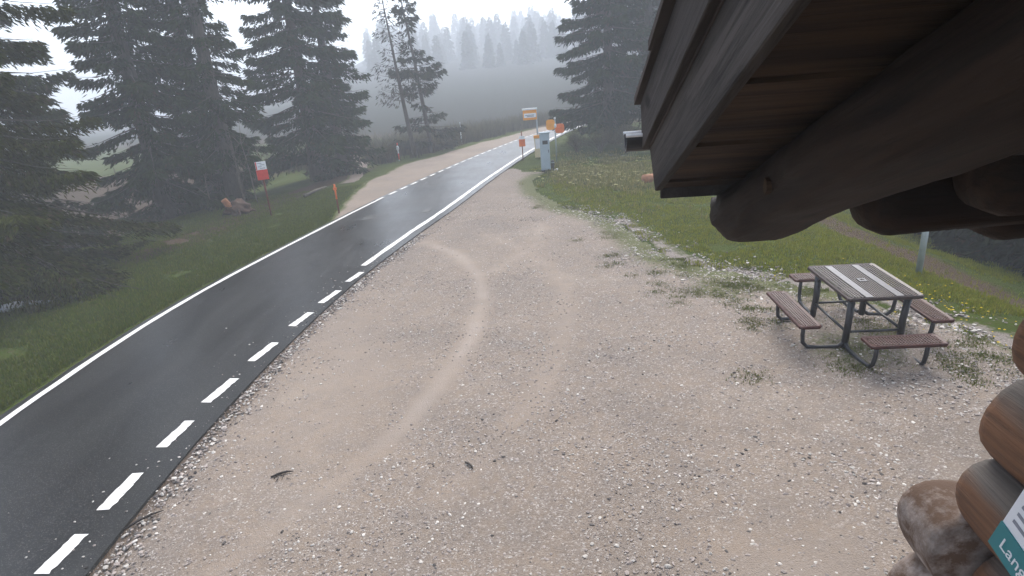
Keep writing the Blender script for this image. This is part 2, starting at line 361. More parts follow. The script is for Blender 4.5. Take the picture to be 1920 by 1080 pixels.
def build_ground():
    xs = axis_pts(-20, 16, .22, 560); ys = axis_pts(-4, 46, .22, 560); X, Y = np.meshgrid(xs, ys); x = X.ravel(); y = Y.ravel()
    z = height(x, y); ins = inside(LOT, x, y); dE = seg_dist(EDGE, x, y)
    onroad = (x > fL(y)-.1) & (x < fR(y)+.05) & (y < 62); lay = (x > fB(y)+.1) & (x < fL(y)) & (y > 18) & (y < 62)
    z = z - np.where(ins, .03+.10*np.clip(dE, 0, 1), 0) - np.where(onroad | lay, .08, 0)
    dirt = 1.05*np.exp(-((x-(8.5+.3*np.sin(y*.45)))/.8)**2)*(y < 22)*(y > 2)                 # worn track across the slope
    dirt = np.maximum(dirt, .5*np.exp(-((x-12.5)/.8)**2)*(y < 30))
    dl = fL(y)-x
    dirt = np.maximum(dirt, .95*np.exp(-((dl-(4.6+.10*(y-18)))/1.3)**2)*sst(11, 17, y)*(1-sst(30, 36, y)))    # litter along the crest
    dirt = np.maximum(dirt, .62*sst(1.6, 5, dl)*(y < 20)*sst(.42, .6, fbm(x, y, .5, 9)))
    dirt = np.maximum(dirt, .8*sst(9, 14, dl)*(y < 40))
    dirt = np.maximum(dirt, .7*np.exp(-((x-5.3)**2/3+(y-27)**2/14)))
    dirt = np.maximum(dirt, sst(47, 53, y+.35*x)*.95)
    spill = .75*np.exp(-(dE/.55)**2)*(~ins) * (y < 15)
    me = np.arange(len(x)).reshape(X.shape); F = np.stack([me[:-1, :-1], me[:-1, 1:], me[1:, 1:], me[1:, :-1]], -1).reshape(-1, 4)
    o = mesh_np('ground', np.stack([x, y, z], 1), F, 'grass', col=np.stack([dirt, spill, sst(50, 60, y+.3*x)*(x < 40)], 1), attr='mask', smooth=True)
    tag(o, 'alpine grass bank and meadow falling away on both sides of the road', kind='structure'); return o
ground = build_ground()
TR1 = [(-2.05, 14.07), (-1.15, 12.63), (-.66, 11.1), (-.54, 9.72), (-.64, 8.31), (-.89, 7.09), (-1.34, 5.72), (-1.85, 4.83), (-2.35, 4.16), (-3, 3)]
TR2 = [(-.62, 10.95), (.05, 11.88), (.72, 13.23), (.9, 15)]
TR3 = [(-3.3, 9.5), (-2.4, 7.2), (-2.3, 5.2)]
def build_lot():
    st = .1; xs = np.arange(-4.2, 6.8, st); ys = np.arange(-6, 27.6, st); X, Y = np.meshgrid(xs, ys); x = X.ravel(); y = Y.ravel()
    d = seg_dist(EDGE, x, y); wob = .35*(fbm(x, y, 1.6, 21)-.5)*sst(2, .1, 0*x+1) * (x > fR(y)+.3)
    ins = inside(LOT, x+wob, y+wob)
    z = height(x, y) + .014 + .02*(fbm(x, y, 1.1, 31)-.5)
    z = z - .035*np.exp(-((x-fR(y))/.3)**2)
    trk = np.exp(-(seg_dist(TR1, x, y)/.17)**2); trk = np.maximum(trk, .55*np.exp(-(seg_dist(TR2, x, y)/.2)**2)); trk = np.maximum(trk, .45*np.exp(-(seg_dist(TR3, x, y)/.9)**2))
    trk = np.maximum(trk, .45*np.exp(-(seg_dist([(a_+1.45, b_+.2) for a_, b_ in TR1], x, y)/.2)**2)); trk = trk*np.clip(.25+1.5*fbm(x, y, 1.7, 81), .3, 1.1)*(.3+.7*sst(4, 7.5, y))
    trk = np.maximum(trk, .55*np.exp(-((x-1.9)**2/.8+(y-3.1)**2/.35)))
    gr = np.clip(.95-d/1.5, 0, 1)*(y > 8)*(y < 24) ; gr = np.maximum(gr, .66*np.exp(-((x-3.6)**2+(y-9.2)**2*.8)/.8)); gr = np.maximum(gr, .62*np.exp(-((x-4.3)**2+(y-6.6)**2)/.9))
    gr = np.maximum(gr, np.clip(.75-d/.7, 0, 1)); gr = np.maximum(gr, .5*np.exp(-((x-1.2)/.5)**2)*(y > 17))
    br = .8*np.exp(-((x-fR(y)-.12)/.16)**2)*(y < 14)
    me = np.arange(len(x)).reshape(X.shape); F = np.stack([me[:-1, :-1], me[:-1, 1:], me[1:, 1:], me[1:, :-1]], -1).reshape(-1, 4)
    F = F[ins[F].all(1)]; used = np.unique(F); mp = np.full(len(x), -1); mp[used] = np.arange(len(used))
    xr = np.where(np.abs(x-fR(y)) < .16, fR(y)-.005, x)
    o = mesh_np('gravel_lot', np.stack([xr, y, z], 1)[used], mp[F], 'gravel', col=np.stack([trk, gr, br], 1)[used], attr='mask', smooth=True)
    tag(o, 'pinkish grey compacted gravel lot between the road and the cabin', kind='structure'); return o
lot = build_lot()
def ribbon(name, fa, fb, y0, y1, step, nx, zo, mat, label, attr=True, jit=0., skirt=.05):
    ys = np.arange(y0, y1+1e-6, step); t = np.linspace(0, 1, nx); xa = fa(ys); xb = fb(ys)
    if jit: xa = xa + jit*(fbm(ys, 0*ys, 1.7, 41)-.5); xb = xb + jit*(fbm(ys, 0*ys+9, 2.3, 43)-.5)
    X = xa[:, None]*(1-t)+xb[:, None]*t; Y = np.repeat(ys[:, None], nx, 1); Z = height(X.ravel(), Y.ravel()).reshape(X.shape)+zo
    X = np.concatenate([X[:, :1]-.01, X, X[:, -1:]+.01], 1); Y = np.concatenate([Y[:, :1], Y, Y[:, -1:]], 1); Z = np.concatenate([Z[:, :1]-skirt, Z, Z[:, -1:]-skirt], 1)
    me = np.arange(X.size).reshape(X.shape); F = np.stack([me[:-1, :-1], me[:-1, 1:], me[1:, 1:], me[1:, :-1]], -1).reshape(-1, 4)
    V = np.stack([X.ravel(), Y.ravel(), Z.ravel()], 1)
    col = None
    if attr:
        e = np.minimum(np.abs(V[:, 0]-np.interp(V[:, 1], ys, xa)), 9); col = np.stack([.3+0*e, np.clip(.8-e/.5, 0, 1), 0*e], 1)
    o = mesh_np(name, V, F, mat, col=col, attr='mask', smooth=False); tag(o, label, kind='structure'); return o
road = ribbon('road', lambda y: fL(y)-.17, fR, -20, 62, .25, 8, .012, 'asphalt', 'narrow wet dark asphalt mountain road curving right into the fog', False, .03)
layby = ribbon('layby', fB, lambda y: fL(y)-.16, 17.4, 62, .3, 10, .0, 'gravel', 'pale gravel lay-by beside the far stretch of road', True, .25)
fP = lambda y: np.interp(y, [25, 29, 35, 48, 58], [-6.9, -7.3, -8.3, -13, -19])
path = ribbon('path', lambda y: fP(y)-.35, lambda y: fP(y)+.35, 26, 58, .4, 4, .02, 'gravel', 'narrow gravel footpath leaving the lay-by to the left', True, .3)
# road markings: parts of the road
def strip(name, pts, w, mat='paint', zo=.018, rag=0.):
    pts = np.array(pts, float); d = np.gradient(pts, axis=0); d /= np.linalg.norm(d, axis=1)[:, None]; n = np.stack([d[:, 1], -d[:, 0]], 1)
    ra = rag*(rng.random(len(pts))-.5); rb = rag*1.6*(rng.random(len(pts))-.5)
    A_ = pts - n*(w/2+ra)[:, None] if np.ndim(w/2+ra) else pts-n*w/2; B_ = pts + n*(w/2+rb)[:, None]
    V = []; F = []
    for k, P in enumerate((A_, B_)):
        V.append(np.column_stack([P, height(P[:, 0], P[:, 1])+zo]))
    V = np.concatenate(V); m = len(pts); F = [(i, i+m, i+m+1, i+1) for i in range(m-1)]
    return mesh_np(name, V, F, mat, road)
ys = np.arange(-20, 21.3, .4); tag(strip('edge_line', np.stack([fL(ys), ys], 1), .11, rag=.012))
ys = np.arange(12.4, 39.8, .3); strip('edge_line', np.stack([fR(ys)-.3, ys], 1), .15, rag=.02)
for a, b in [(40.2, 41.6), (42.2, 43.6), (44.2, 45.6), (46.2, 47.6), (48.2, 49.5)]:
    yy = np.linspace(a, b, 4); strip('lane_dash', np.stack([fR(yy)-.3, yy], 1), .14)
DASH = [(-4.21, 3.87, -4.17, 4.32), (-4.18, 4.64, -4.17, 5.2), (-4.18, 5.66, -4.12, 6.2), (-4.13, 6.63, -4.03, 7.26), (-4.01, 7.79, -3.88, 8.42), (-3.84, 9.07, -3.69, 9.66), (-3.64, 10.12, -3.48, 10.78), (-3.43, 11.31, -3.27, 11.9)]
for k, (x0, y0, x1, y1) in enumerate(DASH):
    t = np.linspace(0, 1, 12); strip('lane_dash', np.stack([x0+(x1-x0)*t+.07, y0+(y1-y0)*t], 1), .135, rag=.014)
for k in range(5):
    y0 = 3.0-k*.95; yy = np.linspace(y0, y0+.5, 8); strip('lane_dash', np.stack([fR(yy)-.42, yy], 1), .14, rag=.014)
y0 = 21.7
while y0 < 47:
    yy = np.linspace(y0, y0+.62, 5); strip('lane_dash', np.stack([fL(yy), yy], 1), .12, rag=.012); y0 += 1.02
# dark patched spot on the road surface
for px, py, r_ in ((798, 397, .16), (690, 410, .22)):
    P = gp(px, py); a = np.linspace(0, 2*math.pi, 15)[:-1]; rr = r_*(.7+.6*rng.random(14))
    V = np.column_stack([P[0]+rr*np.cos(a)*1.0, P[1]+rr*np.sin(a)*1.5, np.full(14, 0.)]); V[:, 2] = height(V[:, 0], V[:, 1])+.017
    mesh_np('surface_patch', V, [tuple(range(14))], 'dark', road)
# ------------------------------------------------------------------ log cabin
HA = math.radians(6.26); CO = Vector((4.2, -.4, 0))      # cabin frame: x = lateral, y = forward along the gable, both from below the camera
cab = empty('log_cabin', Matrix.Rotation(-HA, 3, 'Z') @ CO, -HA)
tag(cab, 'dark log cabin at the right edge with overhanging timber roof', 'cabin')
def cobj(name, bm, mat, parent=None, smooth=False):
    for v in bm.verts: v.co -= CO
    return obj(name, bm, mat, parent or cab, smooth)
SL = math.tan(math.radians(21.39)); EF, EL, EZ = 2.916, .4335, 3.043
def slz(f): return EZ+(EF-f)*SL
RIDGE = -2.6; LAT1 = 7.6
def plate(bm, l0, l1, prof):                              # profile in (forward, z), extruded sideways
    prism(bm, prof, 0, l0, l1)
def sloped(l0, l1, f_lo, f_hi, p0, p1, cut=0.):
    """a board lying along the roof slope, p0..p1 above the slope line"""
    bm = bmesh.new(); plate(bm, l0, l1, [(f_lo, slz(f_lo)+p0), (f_lo+cut, slz(f_lo+cut)+p1), (f_hi, slz(f_hi)+p1), (f_hi, slz(f_hi)+p0)]); return bm
roof = cobj('roof', sloped(.45, LAT1, 3.05, RIDGE, .30, .40), 'board2')
bmr = bmesh.new(); plate(bmr, .45, LAT1, [(RIDGE-.003, slz(RIDGE)+.30), (RIDGE-.003, slz(RIDGE)+.40), (-8, slz(RIDGE)-2.0+.4), (-8, slz(RIDGE)-2.0+.3)]); cobj('roof_back_slope', bmr, 'board2', roof)
def wavy(bm, amp, seed):
    for v in bm.verts:
        v.co.x += amp*(math.sin(v.co.y*7.3+seed)+math.sin(v.co.z*11+seed*2))*.5
b = sloped(EL, EL+.035, EF, RIDGE, 0, .262, .19); bmesh.ops.bevel(b, geom=b.edges[:], offset=.004, segments=1, affect='EDGES'); cobj('barge_board', b, 'board')
b = sloped(EL-.036, EL-.002, 3.14, RIDGE, .268, .52, .05); bmesh.ops.bevel(b, geom=b.edges[:], offset=.004, segments=1, affect='EDGES'); cobj('barge_board', b, 'board2')
b = sloped(EL-.005, EL+.05, 3.07, RIDGE, .255, .30, .02); cobj('batten', b, 'shingle')
# shingle courses: stepped edge above the barge board
k = 0; f = 3.26
while f > RIDGE:
    L_ = .62; bm = bmesh.new(); lo = f; hi = f-L_-.12
    o_ = .012*((k*7) % 3)
    plate(bm, EL-.062-o_, LAT1, [(lo, slz(lo)+.535), (lo, slz(lo)+.575), (hi, slz(hi)+.548), (hi, slz(hi)+.530)])
    cobj('shingle_course', bm, 'shingle', roof); f -= L_; k += 1
# soffit boards run sideways; each is a piece
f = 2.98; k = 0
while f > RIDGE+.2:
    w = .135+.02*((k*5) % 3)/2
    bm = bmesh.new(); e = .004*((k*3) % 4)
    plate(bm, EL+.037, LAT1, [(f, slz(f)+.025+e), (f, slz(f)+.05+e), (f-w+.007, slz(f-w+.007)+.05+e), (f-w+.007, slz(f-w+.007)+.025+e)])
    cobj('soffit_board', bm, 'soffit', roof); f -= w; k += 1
cobj('eave_fascia', box(EL+.04, LAT1, 2.985, 3.015, EZ-.055, EZ+.26, bev=.004), 'board2')
# gutter with open end
bm = bmesh.new(); pr = []
for a in np.linspace(0, math.pi, 13): pr.append((3.19-.07*math.cos(a)*1.0+0, 3.315-.085*math.sin(a)-.02))
pin = [(a_+(3.19-a_)*.08, z_+.006) for a_, z_ in pr]
prism(bm, pr+pin[::-1], 0, EL-.115, LAT1); g = cobj('gutter', bm, 'gutter')
bm = bmesh.new(); tube(bm, [(EL-.12, 3.262, 3.30), (LAT1, 3.262, 3.30)], .010, 6); tube(bm, [(EL-.12, 3.118, 3.30), (LAT1, 3.118, 3.30)], .010, 6); cobj('gutter_rim', bm, 'gutter_rim', g)
# big rafter log carved to a rounded nose
def rafter(lat0, hw, nose, name, mat):
    st = [3.262, 3.255, 3.235, 3.19, 3.13, 3.05, 2.95, 2.83, 2.7, 2.577, 2.45, 2.35, 2.26, 2.18, 2.1, 2.0, 1.9, 1.75, 1.6, 1.3, 1, .5, 0, -1, RIDGE+.1]
    kf = [-3, 1.0, 1.94, 2.23, 2.45, 2.63, 2.795, 2.9, 3.0, 3.1, 3.2, 3.245, 3.262]; kp = [-.27, -.27, -.256, -.258, -.26, -.284, -.296, -.29, -.265, -.20, -.10, -.04, .0]
    from mathutils import noise as mnoise
    V = []; F = []; n = 44; st = [st[0]]+[a_+(b_-a_)*t_ for a_, b_ in zip(st, st[1:]) for t_ in (.25, .5, .75, 1.)]
    for i, f in enumerate(st):
        top = slz(f)+.022; bot = slz(f)+float(np.interp(f, kf, kp))
        c_ = (top+bot)/2; h_ = max((top-bot)/2, .004)
        for k_ in range(n):
            a = 2*math.pi*k_/n; cx = math.copysign(abs(math.cos(a))**.62, math.cos(a)); sz = math.copysign(abs(math.sin(a))**.78, math.sin(a))
            q = Vector((math.cos(a)*1.6, f*1.7, math.sin(a)*1.6)); wv = 1+.11*mnoise.fractal(q, .9, 2.1, 4)+.05*max(0, mnoise.noise(q*2.3+Vector((5, 2, 1)))-.25)*4
            sq = 1 - .25*max(0, (f-2.95)/.31)**2
            V.append((lat0+hw*cx*wv*sq-CO.x, f-CO.y, c_+h_*sz*(1+(wv-1)*.6)))
    for i in range(len(st)-1):
        for k_ in range(n): F.append((i*n+k_, i*n+(k_+1) % n, (i+1)*n+(k_+1) % n, (i+1)*n+k_))
    return mesh_np(name, V, F, mat, cab, smooth=True)
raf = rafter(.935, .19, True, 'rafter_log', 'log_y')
# nose cap and a pale chip where bark came off
bm = bmesh.new(); prism(bm, [(2.235, 3.135), (2.25, 3.165), (2.235, 3.20), (2.21, 3.19), (2.205, 3.155)], 0, .735, .76); cobj('wood_chip', bm, 'soffit', raf)
def crosslog(name, f, z0, r0, r1, l0, l1, mat, sq=.8, nose=.12, n=18):
    V = []; F = []; ss = [0, .02, .06, .12, .25, .5, 1, 2, l1-l0]
    for s_ in ss:
        t = s_/(l1-l0); r = r0+(r1-r0)*t; q = min(1, s_/nose); r_ = r*max(.03, (1-(1-q)**2.2)**.5)
        for k_ in range(n):
            a = 2*math.pi*k_/n; cx = math.copysign(abs(math.cos(a))**sq, math.cos(a)); cz = math.copysign(abs(math.sin(a))**sq, math.sin(a))
            V.append((l0+s_-CO.x, f+r_*cx*(1+.04*math.sin(3*a+s_*5))-CO.y, z0 + (r-r_)*.55+ r_*cz*(1+.03*math.sin(2*a+s_*7))))
    for i in range(len(ss)-1):
        for k_ in range(n): F.append((i*n+k_, i*n+(k_+1) % n, (i+1)*n+(k_+1) % n, (i+1)*n+k_))
    return mesh_np(name, V, F, mat, cab, smooth=True)
crosslog('plate_log', 2.4, 3.085, .175, .10, 1.125, 3.2, 'log_x')
crosslog('plate_log', 2.75, 2.95, .185, .13, 1.79, 4.2, 'log_x')
crosslog('purlin_log', 1.72, 3.50, .185, .20, 1.07, LAT1-.5, 'log_old')
crosslog('purlin_log', .2, 4.02, .2, .2, .75, LAT1-.5, 'log_old')
crosslog('purlin_log', 2.05, 3.22, .16, .14, 1.30, 3.0, 'log_x')
# gable wall of round logs
def walllog(z, r, f1, lat=2.08, seed=0, f0=-6.5, mat='wall_log'):
    V = []; F = []; cr = []; n = 22; ss = [f1, f1-.004, f1-.02, f1-.06, f1-.2, f1+(f0-f1)*.08, f1+(f0-f1)*.15, f1+(f0-f1)*.3, f1+(f0-f1)*.6, f0] if f0 < 0 else [f1, f1-.004, f1-.02, f1-.05, f1-.1, f1-.18, f1-.24, f1-.3, f0, f0-.002]; rs = [.02, .86, .95, .985, 1, 1, 1, 1.0, 1, 1 if f0 < 0 else .02]
    for i, (f, q) in enumerate(zip(ss, rs)):
        for k_ in range(n):
            a = 2*math.pi*k_/n; rr = r*q*(1+.04*math.sin(2*a+seed)+.03*math.sin(3*a+seed*2)+.02*math.sin(f*2.2+seed+k_*.6)); ca_ = math.copysign(abs(math.cos(a))**.85, math.cos(a)); V.append((lat+rr*ca_-CO.x, f-CO.y, z+rr*math.sin(a)))
            cr.append(.5+.75*math.sin(a) + (.25 if i < 2 else 0))
    for i in range(len(ss)-1):
        for k_ in range(n): F.append((i*n+k_, i*n+(k_+1) % n, (i+1)*n+(k_+1) % n, (i+1)*n+k_))
    cr = np.array(cr); return mesh_np('wall_log', V, F, mat, cab, col=np.stack([cr, cr, cr], 1), attr='crown', smooth=True)
for i, (z, r, f1, lat) in enumerate([(.74, .2, 2.46, 2.08), (1.15, .215, 2.36, 2.09), (1.55, .22, 2.5, 2.03), (1.955, .225, 2.52, 2.085), (2.39, .21, 2.5, 2.12), (2.76, .19, 2.5, 2.12), (3.1, .18, 1.9, 2.12), (3.42, .17, 1.0, 2.12), (3.74, .17, .2, 2.12)]):
    walllog(z, r, f1, lat, i*1.7)
for i, z in enumerate([.55, .95, 1.36, 1.77, 2.18, 2.58]):
    crosslog('wall_log', 2.2, z, .2, .2, 2.1, LAT1-.6, 'log_x')
# limewashed rubble pier under the corner
walllog(1.20, .245, 2.76, 1.965, 3.3, 2.4, 'pale_log')
walllog(.73, .25, 2.74, 1.95, 5.1, 2.36, 'pale_log')
bm = box(1.93, LAT1-.6, -6.5, 2.3, -.3, .56, bev=.03); cobj('foundation', bm, 'plinth')
# information board on the gable wall
ib = empty('information_board', Matrix.Rotation(-HA, 3, 'Z') @ Vector((1.72, 2.097, 1.621)), -HA); ib.rotation_euler = (math.radians(15), 0, -HA); tag(ib, 'white information board with teal lower band on the cabin wall', 'sign')
def iobj(name, bm, mat, parent=ib):
    for v in bm.verts: v.co -= Vector((1.72, 2.075, 1.605))
    return obj(name, bm, mat, parent)
iobj('panel', box(1.72, 1.735, 1.0, 2.075, 1.605, 2.5, bev=.002), 'sheet'); band = iobj('teal_band', box(1.714, 1.7198, 1.0, 2.075, 1.605, 1.752), 'teal')
for k in range(9):
    for j, (a, l) in enumerate([(2.04, .30), (1.70, .26), (1.4, .22)]):
        z = 1.80+k*.045+(.012 if k > 3 else 0); l2 = l*(.6+.4*((k*7+j*3) % 5)/5)
        iobj('text_line', box(1.7175, 1.7194, a-l2, a, z, z+.016), 'ink')
for a in (1.15, 1.85):
    for z in (1.85, 2.3): bm = bmesh.new(); tube(bm, [(1.73, a, z), (1.93, a, z)], .012, 8); iobj('standoff', bm, 'pole')
tc = bpy.data.curves.new('lettering', 'FONT'); tc.body = 'Langlauf'; tc.size = .082; tc.extrude = .001
to = bpy.data.objects.new('lettering', tc); C.objects.link(to); bpy.context.view_layer.update()
dg = bpy.context.evaluated_depsgraph_get(); tm = bpy.data.meshes.new_from_object(to.evaluated_get(dg)); bpy.data.objects.remove(to)
lo = bpy.data.objects.new('lettering', tm); C.objects.link(lo); lo.parent = ib; tm.materials.clear(); tm.materials.append(MAT['sheet'])
lo.matrix_local = Matrix(((0, 0, -1, 1.7125-1.72), (-1, 0, 0, 2.03-2.075), (0, 1, 0, 1.652-1.605), (0, 0, 0, 1)))
# ------------------------------------------------------------------ conifers
def conifer_mesh(seed, H, R, z0, nspray, sl=.24, sw=.05, droop=.32, dens=1., base=(.035, .048, .02), lean=(0, 0), one_side=None, zmax=None, top_pow=.85, trunk_r=None, shape='cone'):
    g = np.random.default_rng(seed); tr = trunk_r or H*.016+.06
    zs = []; z = z0
    while z < H-.15: zs.append(z); z += (.22+.30*(1-(z-z0)/(H-z0)))/dens
    bz, ba, bL = [], [], []
    for z in zs:
        u = (z-z0)/(H-z0); n = g.integers(3, 6); a0 = g.random()*6.28
        for k in range(n):
            a = a0+6.28*k/n+g.normal(0, .25); prof = (1-u)**top_pow*(1 if shape == 'cone' else .75+.5*math.sin(z*1.7+seed))
            L_ = R*prof*g.uniform(.62, 1.15)+.18
            if one_side is not None: L_ *= .35+.65*(.5+.5*math.cos(a-one_side))
            bz.append(z+g.normal(0, .24)); ba.append(a); bL.append(L_)
    bz, ba, bL = map(np.array, (bz, ba, bL)); nb = len(bz)
    bd = droop*g.uniform(.5, 1.35, nb)*(1-.75*((bz-z0)/(H-z0)))-.10*((bz-z0)/(H-z0)); tw = g.uniform(.24, .42, nb)
    w = bL**1.6; idx = g.choice(nb, nspray, p=w/w.sum())
    t = g.random(nspray)**.75; t = .08+.95*t; side = np.where(g.random(nspray) < .5, -1., 1.)
    ul = tw[idx]*bL[idx]*np.clip(1.08-t, .06, 1)**.7*(.35+.65*np.minimum(1, t*2.2)); u = ul*g.random(nspray)**.8
    # twigs sit at discrete places along the bough, so the boughs stay feathery
    t = np.round(t*bL[idx]/.16)*.16/bL[idx] + g.normal(0, .02, nspray)/bL[idx]
    ca, sa = np.cos(ba[idx]), np.sin(ba[idx]); Ld = bL[idx]*t
    fwd = .55*u
    x = ca*(Ld+fwd*.6) - sa*side*u; y = sa*(Ld+fwd*.6)+ca*side*u
    zz = bz[idx]-bd[idx]*bL[idx]*np.clip(t, 0, 1.1)**1.25+.10*bL[idx]*np.clip(t, 0, 1)**4 - .34*u - np.abs(g.normal(0, .13, nspray))
    lx = lean[0]*zz/H; ly = lean[1]*zz/H
    P = np.stack([x+lx, y+ly, zz], 1)
    D = np.stack([ca*.75-sa*side*.65, sa*.75+ca*side*.65, -.45-.5*g.random(nspray)], 1)+g.normal(0, .28, (nspray, 3)); D /= np.linalg.norm(D, axis=1)[:, None]
    Q = np.cross(D, g.normal(0, 1, (nspray, 3))); Q /= np.linalg.norm(Q, axis=1)[:, None]
    l = sl*g.uniform(.55, 1.25, nspray)[:, None]; wd = sw*g.uniform(.6, 1.2, nspray)[:, None]
    V = np.stack([P, P+D*l*.45+Q*wd, P+D*l, P+D*l*.45-Q*wd], 1).reshape(-1, 3)
    F = np.arange(nspray*4).reshape(-1, 4)
    cb = .7*np.array(base)[None]*(.5+1.0*g.random(nspray))[:, None]; tip = (t > .8)[:, None]*np.array([[.009, .012, .001]]); cb = cb+tip
    brown = (g.random(nspray) < .07)[:, None]; cb = np.where(brown, np.array([[.06, .042, .025]]), cb)
    col = np.repeat(cb, 4, 0)
    # trunk and limbs
    bm = bmesh.new(); nst = 10
    tube(bm, [(lean[0]*(q*H)/H+.05*math.sin(q*5+seed)*q, lean[1]*q+.05*math.cos(q*4+seed)*q, q*H-.35*(q == 0)) for q in np.linspace(0, 1, nst)], [tr*(1.25 if i == 0 else 1)*(1-i/(nst-.6))+.01 for i in range(nst)], 9)
    for i in range(nb):
        if bL[i] < .35: continue
        pts = []
        for q in (0, .35, .7, 1.0):
            zq = bz[i]-bd[i]*bL[i]*q**1.25+.10*bL[i]*q**4; pts.append((math.cos(ba[i])*bL[i]*q+lean[0]*zq/H, math.sin(ba[i])*bL[i]*q+lean[1]*zq/H, zq))
        tube(bm, pts, [.012+.011*bL[i], .009+.006*bL[i], .008, .004], 4, caps=False)
    return V, F, col, bm
TREES = 'spruces beside the road'
def conifer(name, loc, label, group=None, **kw):
    z = hz(loc[0], loc[1]); root = empty(name, (loc[0], loc[1], z)); V, F, col, bm = conifer_mesh(**kw)
    mesh_np('crown', V, F, 'leaf', root, col=col); obj('trunk', bm, 'bark', root, True); tag(root, label, 'tree', group or TREES); return root
conifer('spruce_tree', (-12.0, 13.1), 'nearest dark mossy spruce filling the left edge', seed=1, H=13.5, R=4.0, z0=.95, nspray=130000, sl=.16, sw=.019, droop=.42, base=(.046, .05, .012))
conifer('spruce_tree', (-16.6, 19.0), 'spruce behind the nearest one at the far left', seed=2, H=17, R=3.6, z0=.8, nspray=46000, sl=.25, sw=.038, droop=.4, base=(.034, .04, .015))
conifer('spruce_tree', (-13.6, 23.3), 'broad dark spruce with foliage to the ground, left of the stump', seed=3, H=18, R=2.5, z0=.3, nspray=62000, sl=.25, sw=.036, droop=.45, base=(.028, .044, .016))
conifer('spruce_tree', (-12.3, 25.2), 'tall spruce just right of the broad dark one', seed=4, H=19, R=1.9, z0=.9, nspray=30000, sl=.25, sw=.036, droop=.4, base=(.028, .045, .018))
conifer('spruce_tree', (-11.15, 24.2), 'slender spruce with bare lower trunk behind the uprooted stump', seed=5, H=17, R=1.5, z0=2.0, nspray=17000, sl=.24, sw=.035, droop=.4, base=(.028, .045, .018))
conifer('spruce_tree', (-9.2, 29.2), 'big conical spruce standing alone between red sign and lay-by', seed=6, H=17.5, R=2.95, z0=1.3, nspray=54000, sl=.26, sw=.038, droop=.36, base=(.026, .046, .02))
conifer('spruce_tree', (-8.3, 30.6), 'spruce half hidden behind the big conical one', seed=7, H=15, R=2.1, z0=.8, nspray=20000, sl=.26, sw=.038, base=(.026, .046, .02))
conifer('spruce_tree', (6.2, 33.6), 'large spruce right of the road behind the bus stop', seed=8, H=17, R=3.3, z0=1.7, nspray=52000, sl=.28, sw=.042, droop=.36, base=(.026, .045, .02))
conifer('spruce_tree', (9.0, 36.0), 'spruce behind the cabin roof edge, beside the large one', seed=9, H=18, R=3.6, z0=1.5, nspray=30000, sl=.36, sw=.06, base=(.026, .045, .02))
conifer('bare_larch', (-5.3, 36.2), 'thin leaning almost bare tree beside the far lay-by', seed=10, H=9.6, R=1.35, z0=3.4, nspray=900, sl=.3, sw=.03, droop=-.25, lean=(-.9, .3), base=(.045, .042, .03), trunk_r=.15, group='thin trees beside the lay-by')
conifer('spruce_tree', (-4.3, 37.0), 'ragged thin spruce right of the almost bare tree', seed=12, H=10.3, R=1.7, z0=.9, nspray=5500, sl=.34, sw=.045, droop=.1, lean=(-.9, 0), base=(.032, .042, .026), trunk_r=.15, group='thin trees beside the lay-by', shape='ragged', dens=.75)
# far forest that only shows as one grey mass in the fog
def forest(name, spots, label, kinds, scale=(.85, 1.2), nspray=1500, sl=1.3, sw=.34):
    VV, FF, CC, n0 = [], [], [], 0; g = np.random.default_rng(77)
    protos = []
    for s_ in range(kinds):
        V, F, col, bm = conifer_mesh(seed=40+s_, H=15, R=3.0, z0=.6, nspray=nspray, sl=sl, sw=sw, base=(.032, .045, .026)); me = bpy.data.meshes.new('t')
        bmesh.ops.triangulate(bm, faces=bm.faces[:]); bm.verts.ensure_lookup_table(); bm.verts.index_update()
        tv = np.array([v.co[:] for v in bm.verts]); tf = np.array([[v.index for v in f.verts]+[f.verts[2].index] for f in bm.faces]); bm.free(); bpy.data.meshes.remove(me)
        tri = np.stack([F[:, 0], F[:, 1], F[:, 2], F[:, 3]], 1)
        keep = tf[:400, :3]; 
        trunk = [(-.18, 0, -.4), (.18, 0, -.4), (0, .18, -.4), (0, 0, 15)]
        V2 = np.concatenate([V, np.array(trunk)]); m = len(V); F2 = np.concatenate([tri, [[m, m+1, m+3, m+3], [m+1, m+2, m+3, m+3], [m+2, m, m+3, m+3]]])
        c2 = np.concatenate([col, np.tile([.04, .034, .028], (4, 1))]); protos.append((V2, F2, c2))
    for i, (x, y, *zk) in enumerate(spots):
        V, F, c_ = protos[i % kinds]; a = g.random()*6.28; k = g.uniform(*scale); R_ = np.array([[math.cos(a), -math.sin(a), 0], [math.sin(a), math.cos(a), 0], [0, 0, 1]])
        k = zk[0] if zk else k; VV.append((V*k)@R_.T+np.array([x, y, hz(x, y)])); FF.append(F+n0); CC.append(c_); n0 += len(V)
    F = np.concatenate(FF); V = np.concatenate(VV); Cc = np.concatenate(CC)
    tri = np.concatenate([F[:, :3], F[F[:, 2] != F[:, 3]][:, [0, 2, 3]]])
    o = mesh_np(name, V, tri, 'leaf', col=Cc); tag(o, label, 'forest', kind='stuff'); return o
g = np.random.default_rng(5); sp = []
for k in range(330):
    y_ = 150*(340/150)**g.random(); k_ = np.interp(y_, [82, 95, 130, 175, 240, 330], [.22, .30, .42, .56, .76, .95]); sp.append((y_*g.uniform(-.26, .62), y_, k_*g.uniform(.62, 1.3)))
sp += [ (15, 45, .8), (18, 41, .8), (19, 50, .9), (14.5, 55, .8), (21, 58, .9)]
def left_gap(q):                       # the valley on the left stays open
    return q[0] < -.20*q[1]
sp = [q for q in sp if not left_gap(q)]
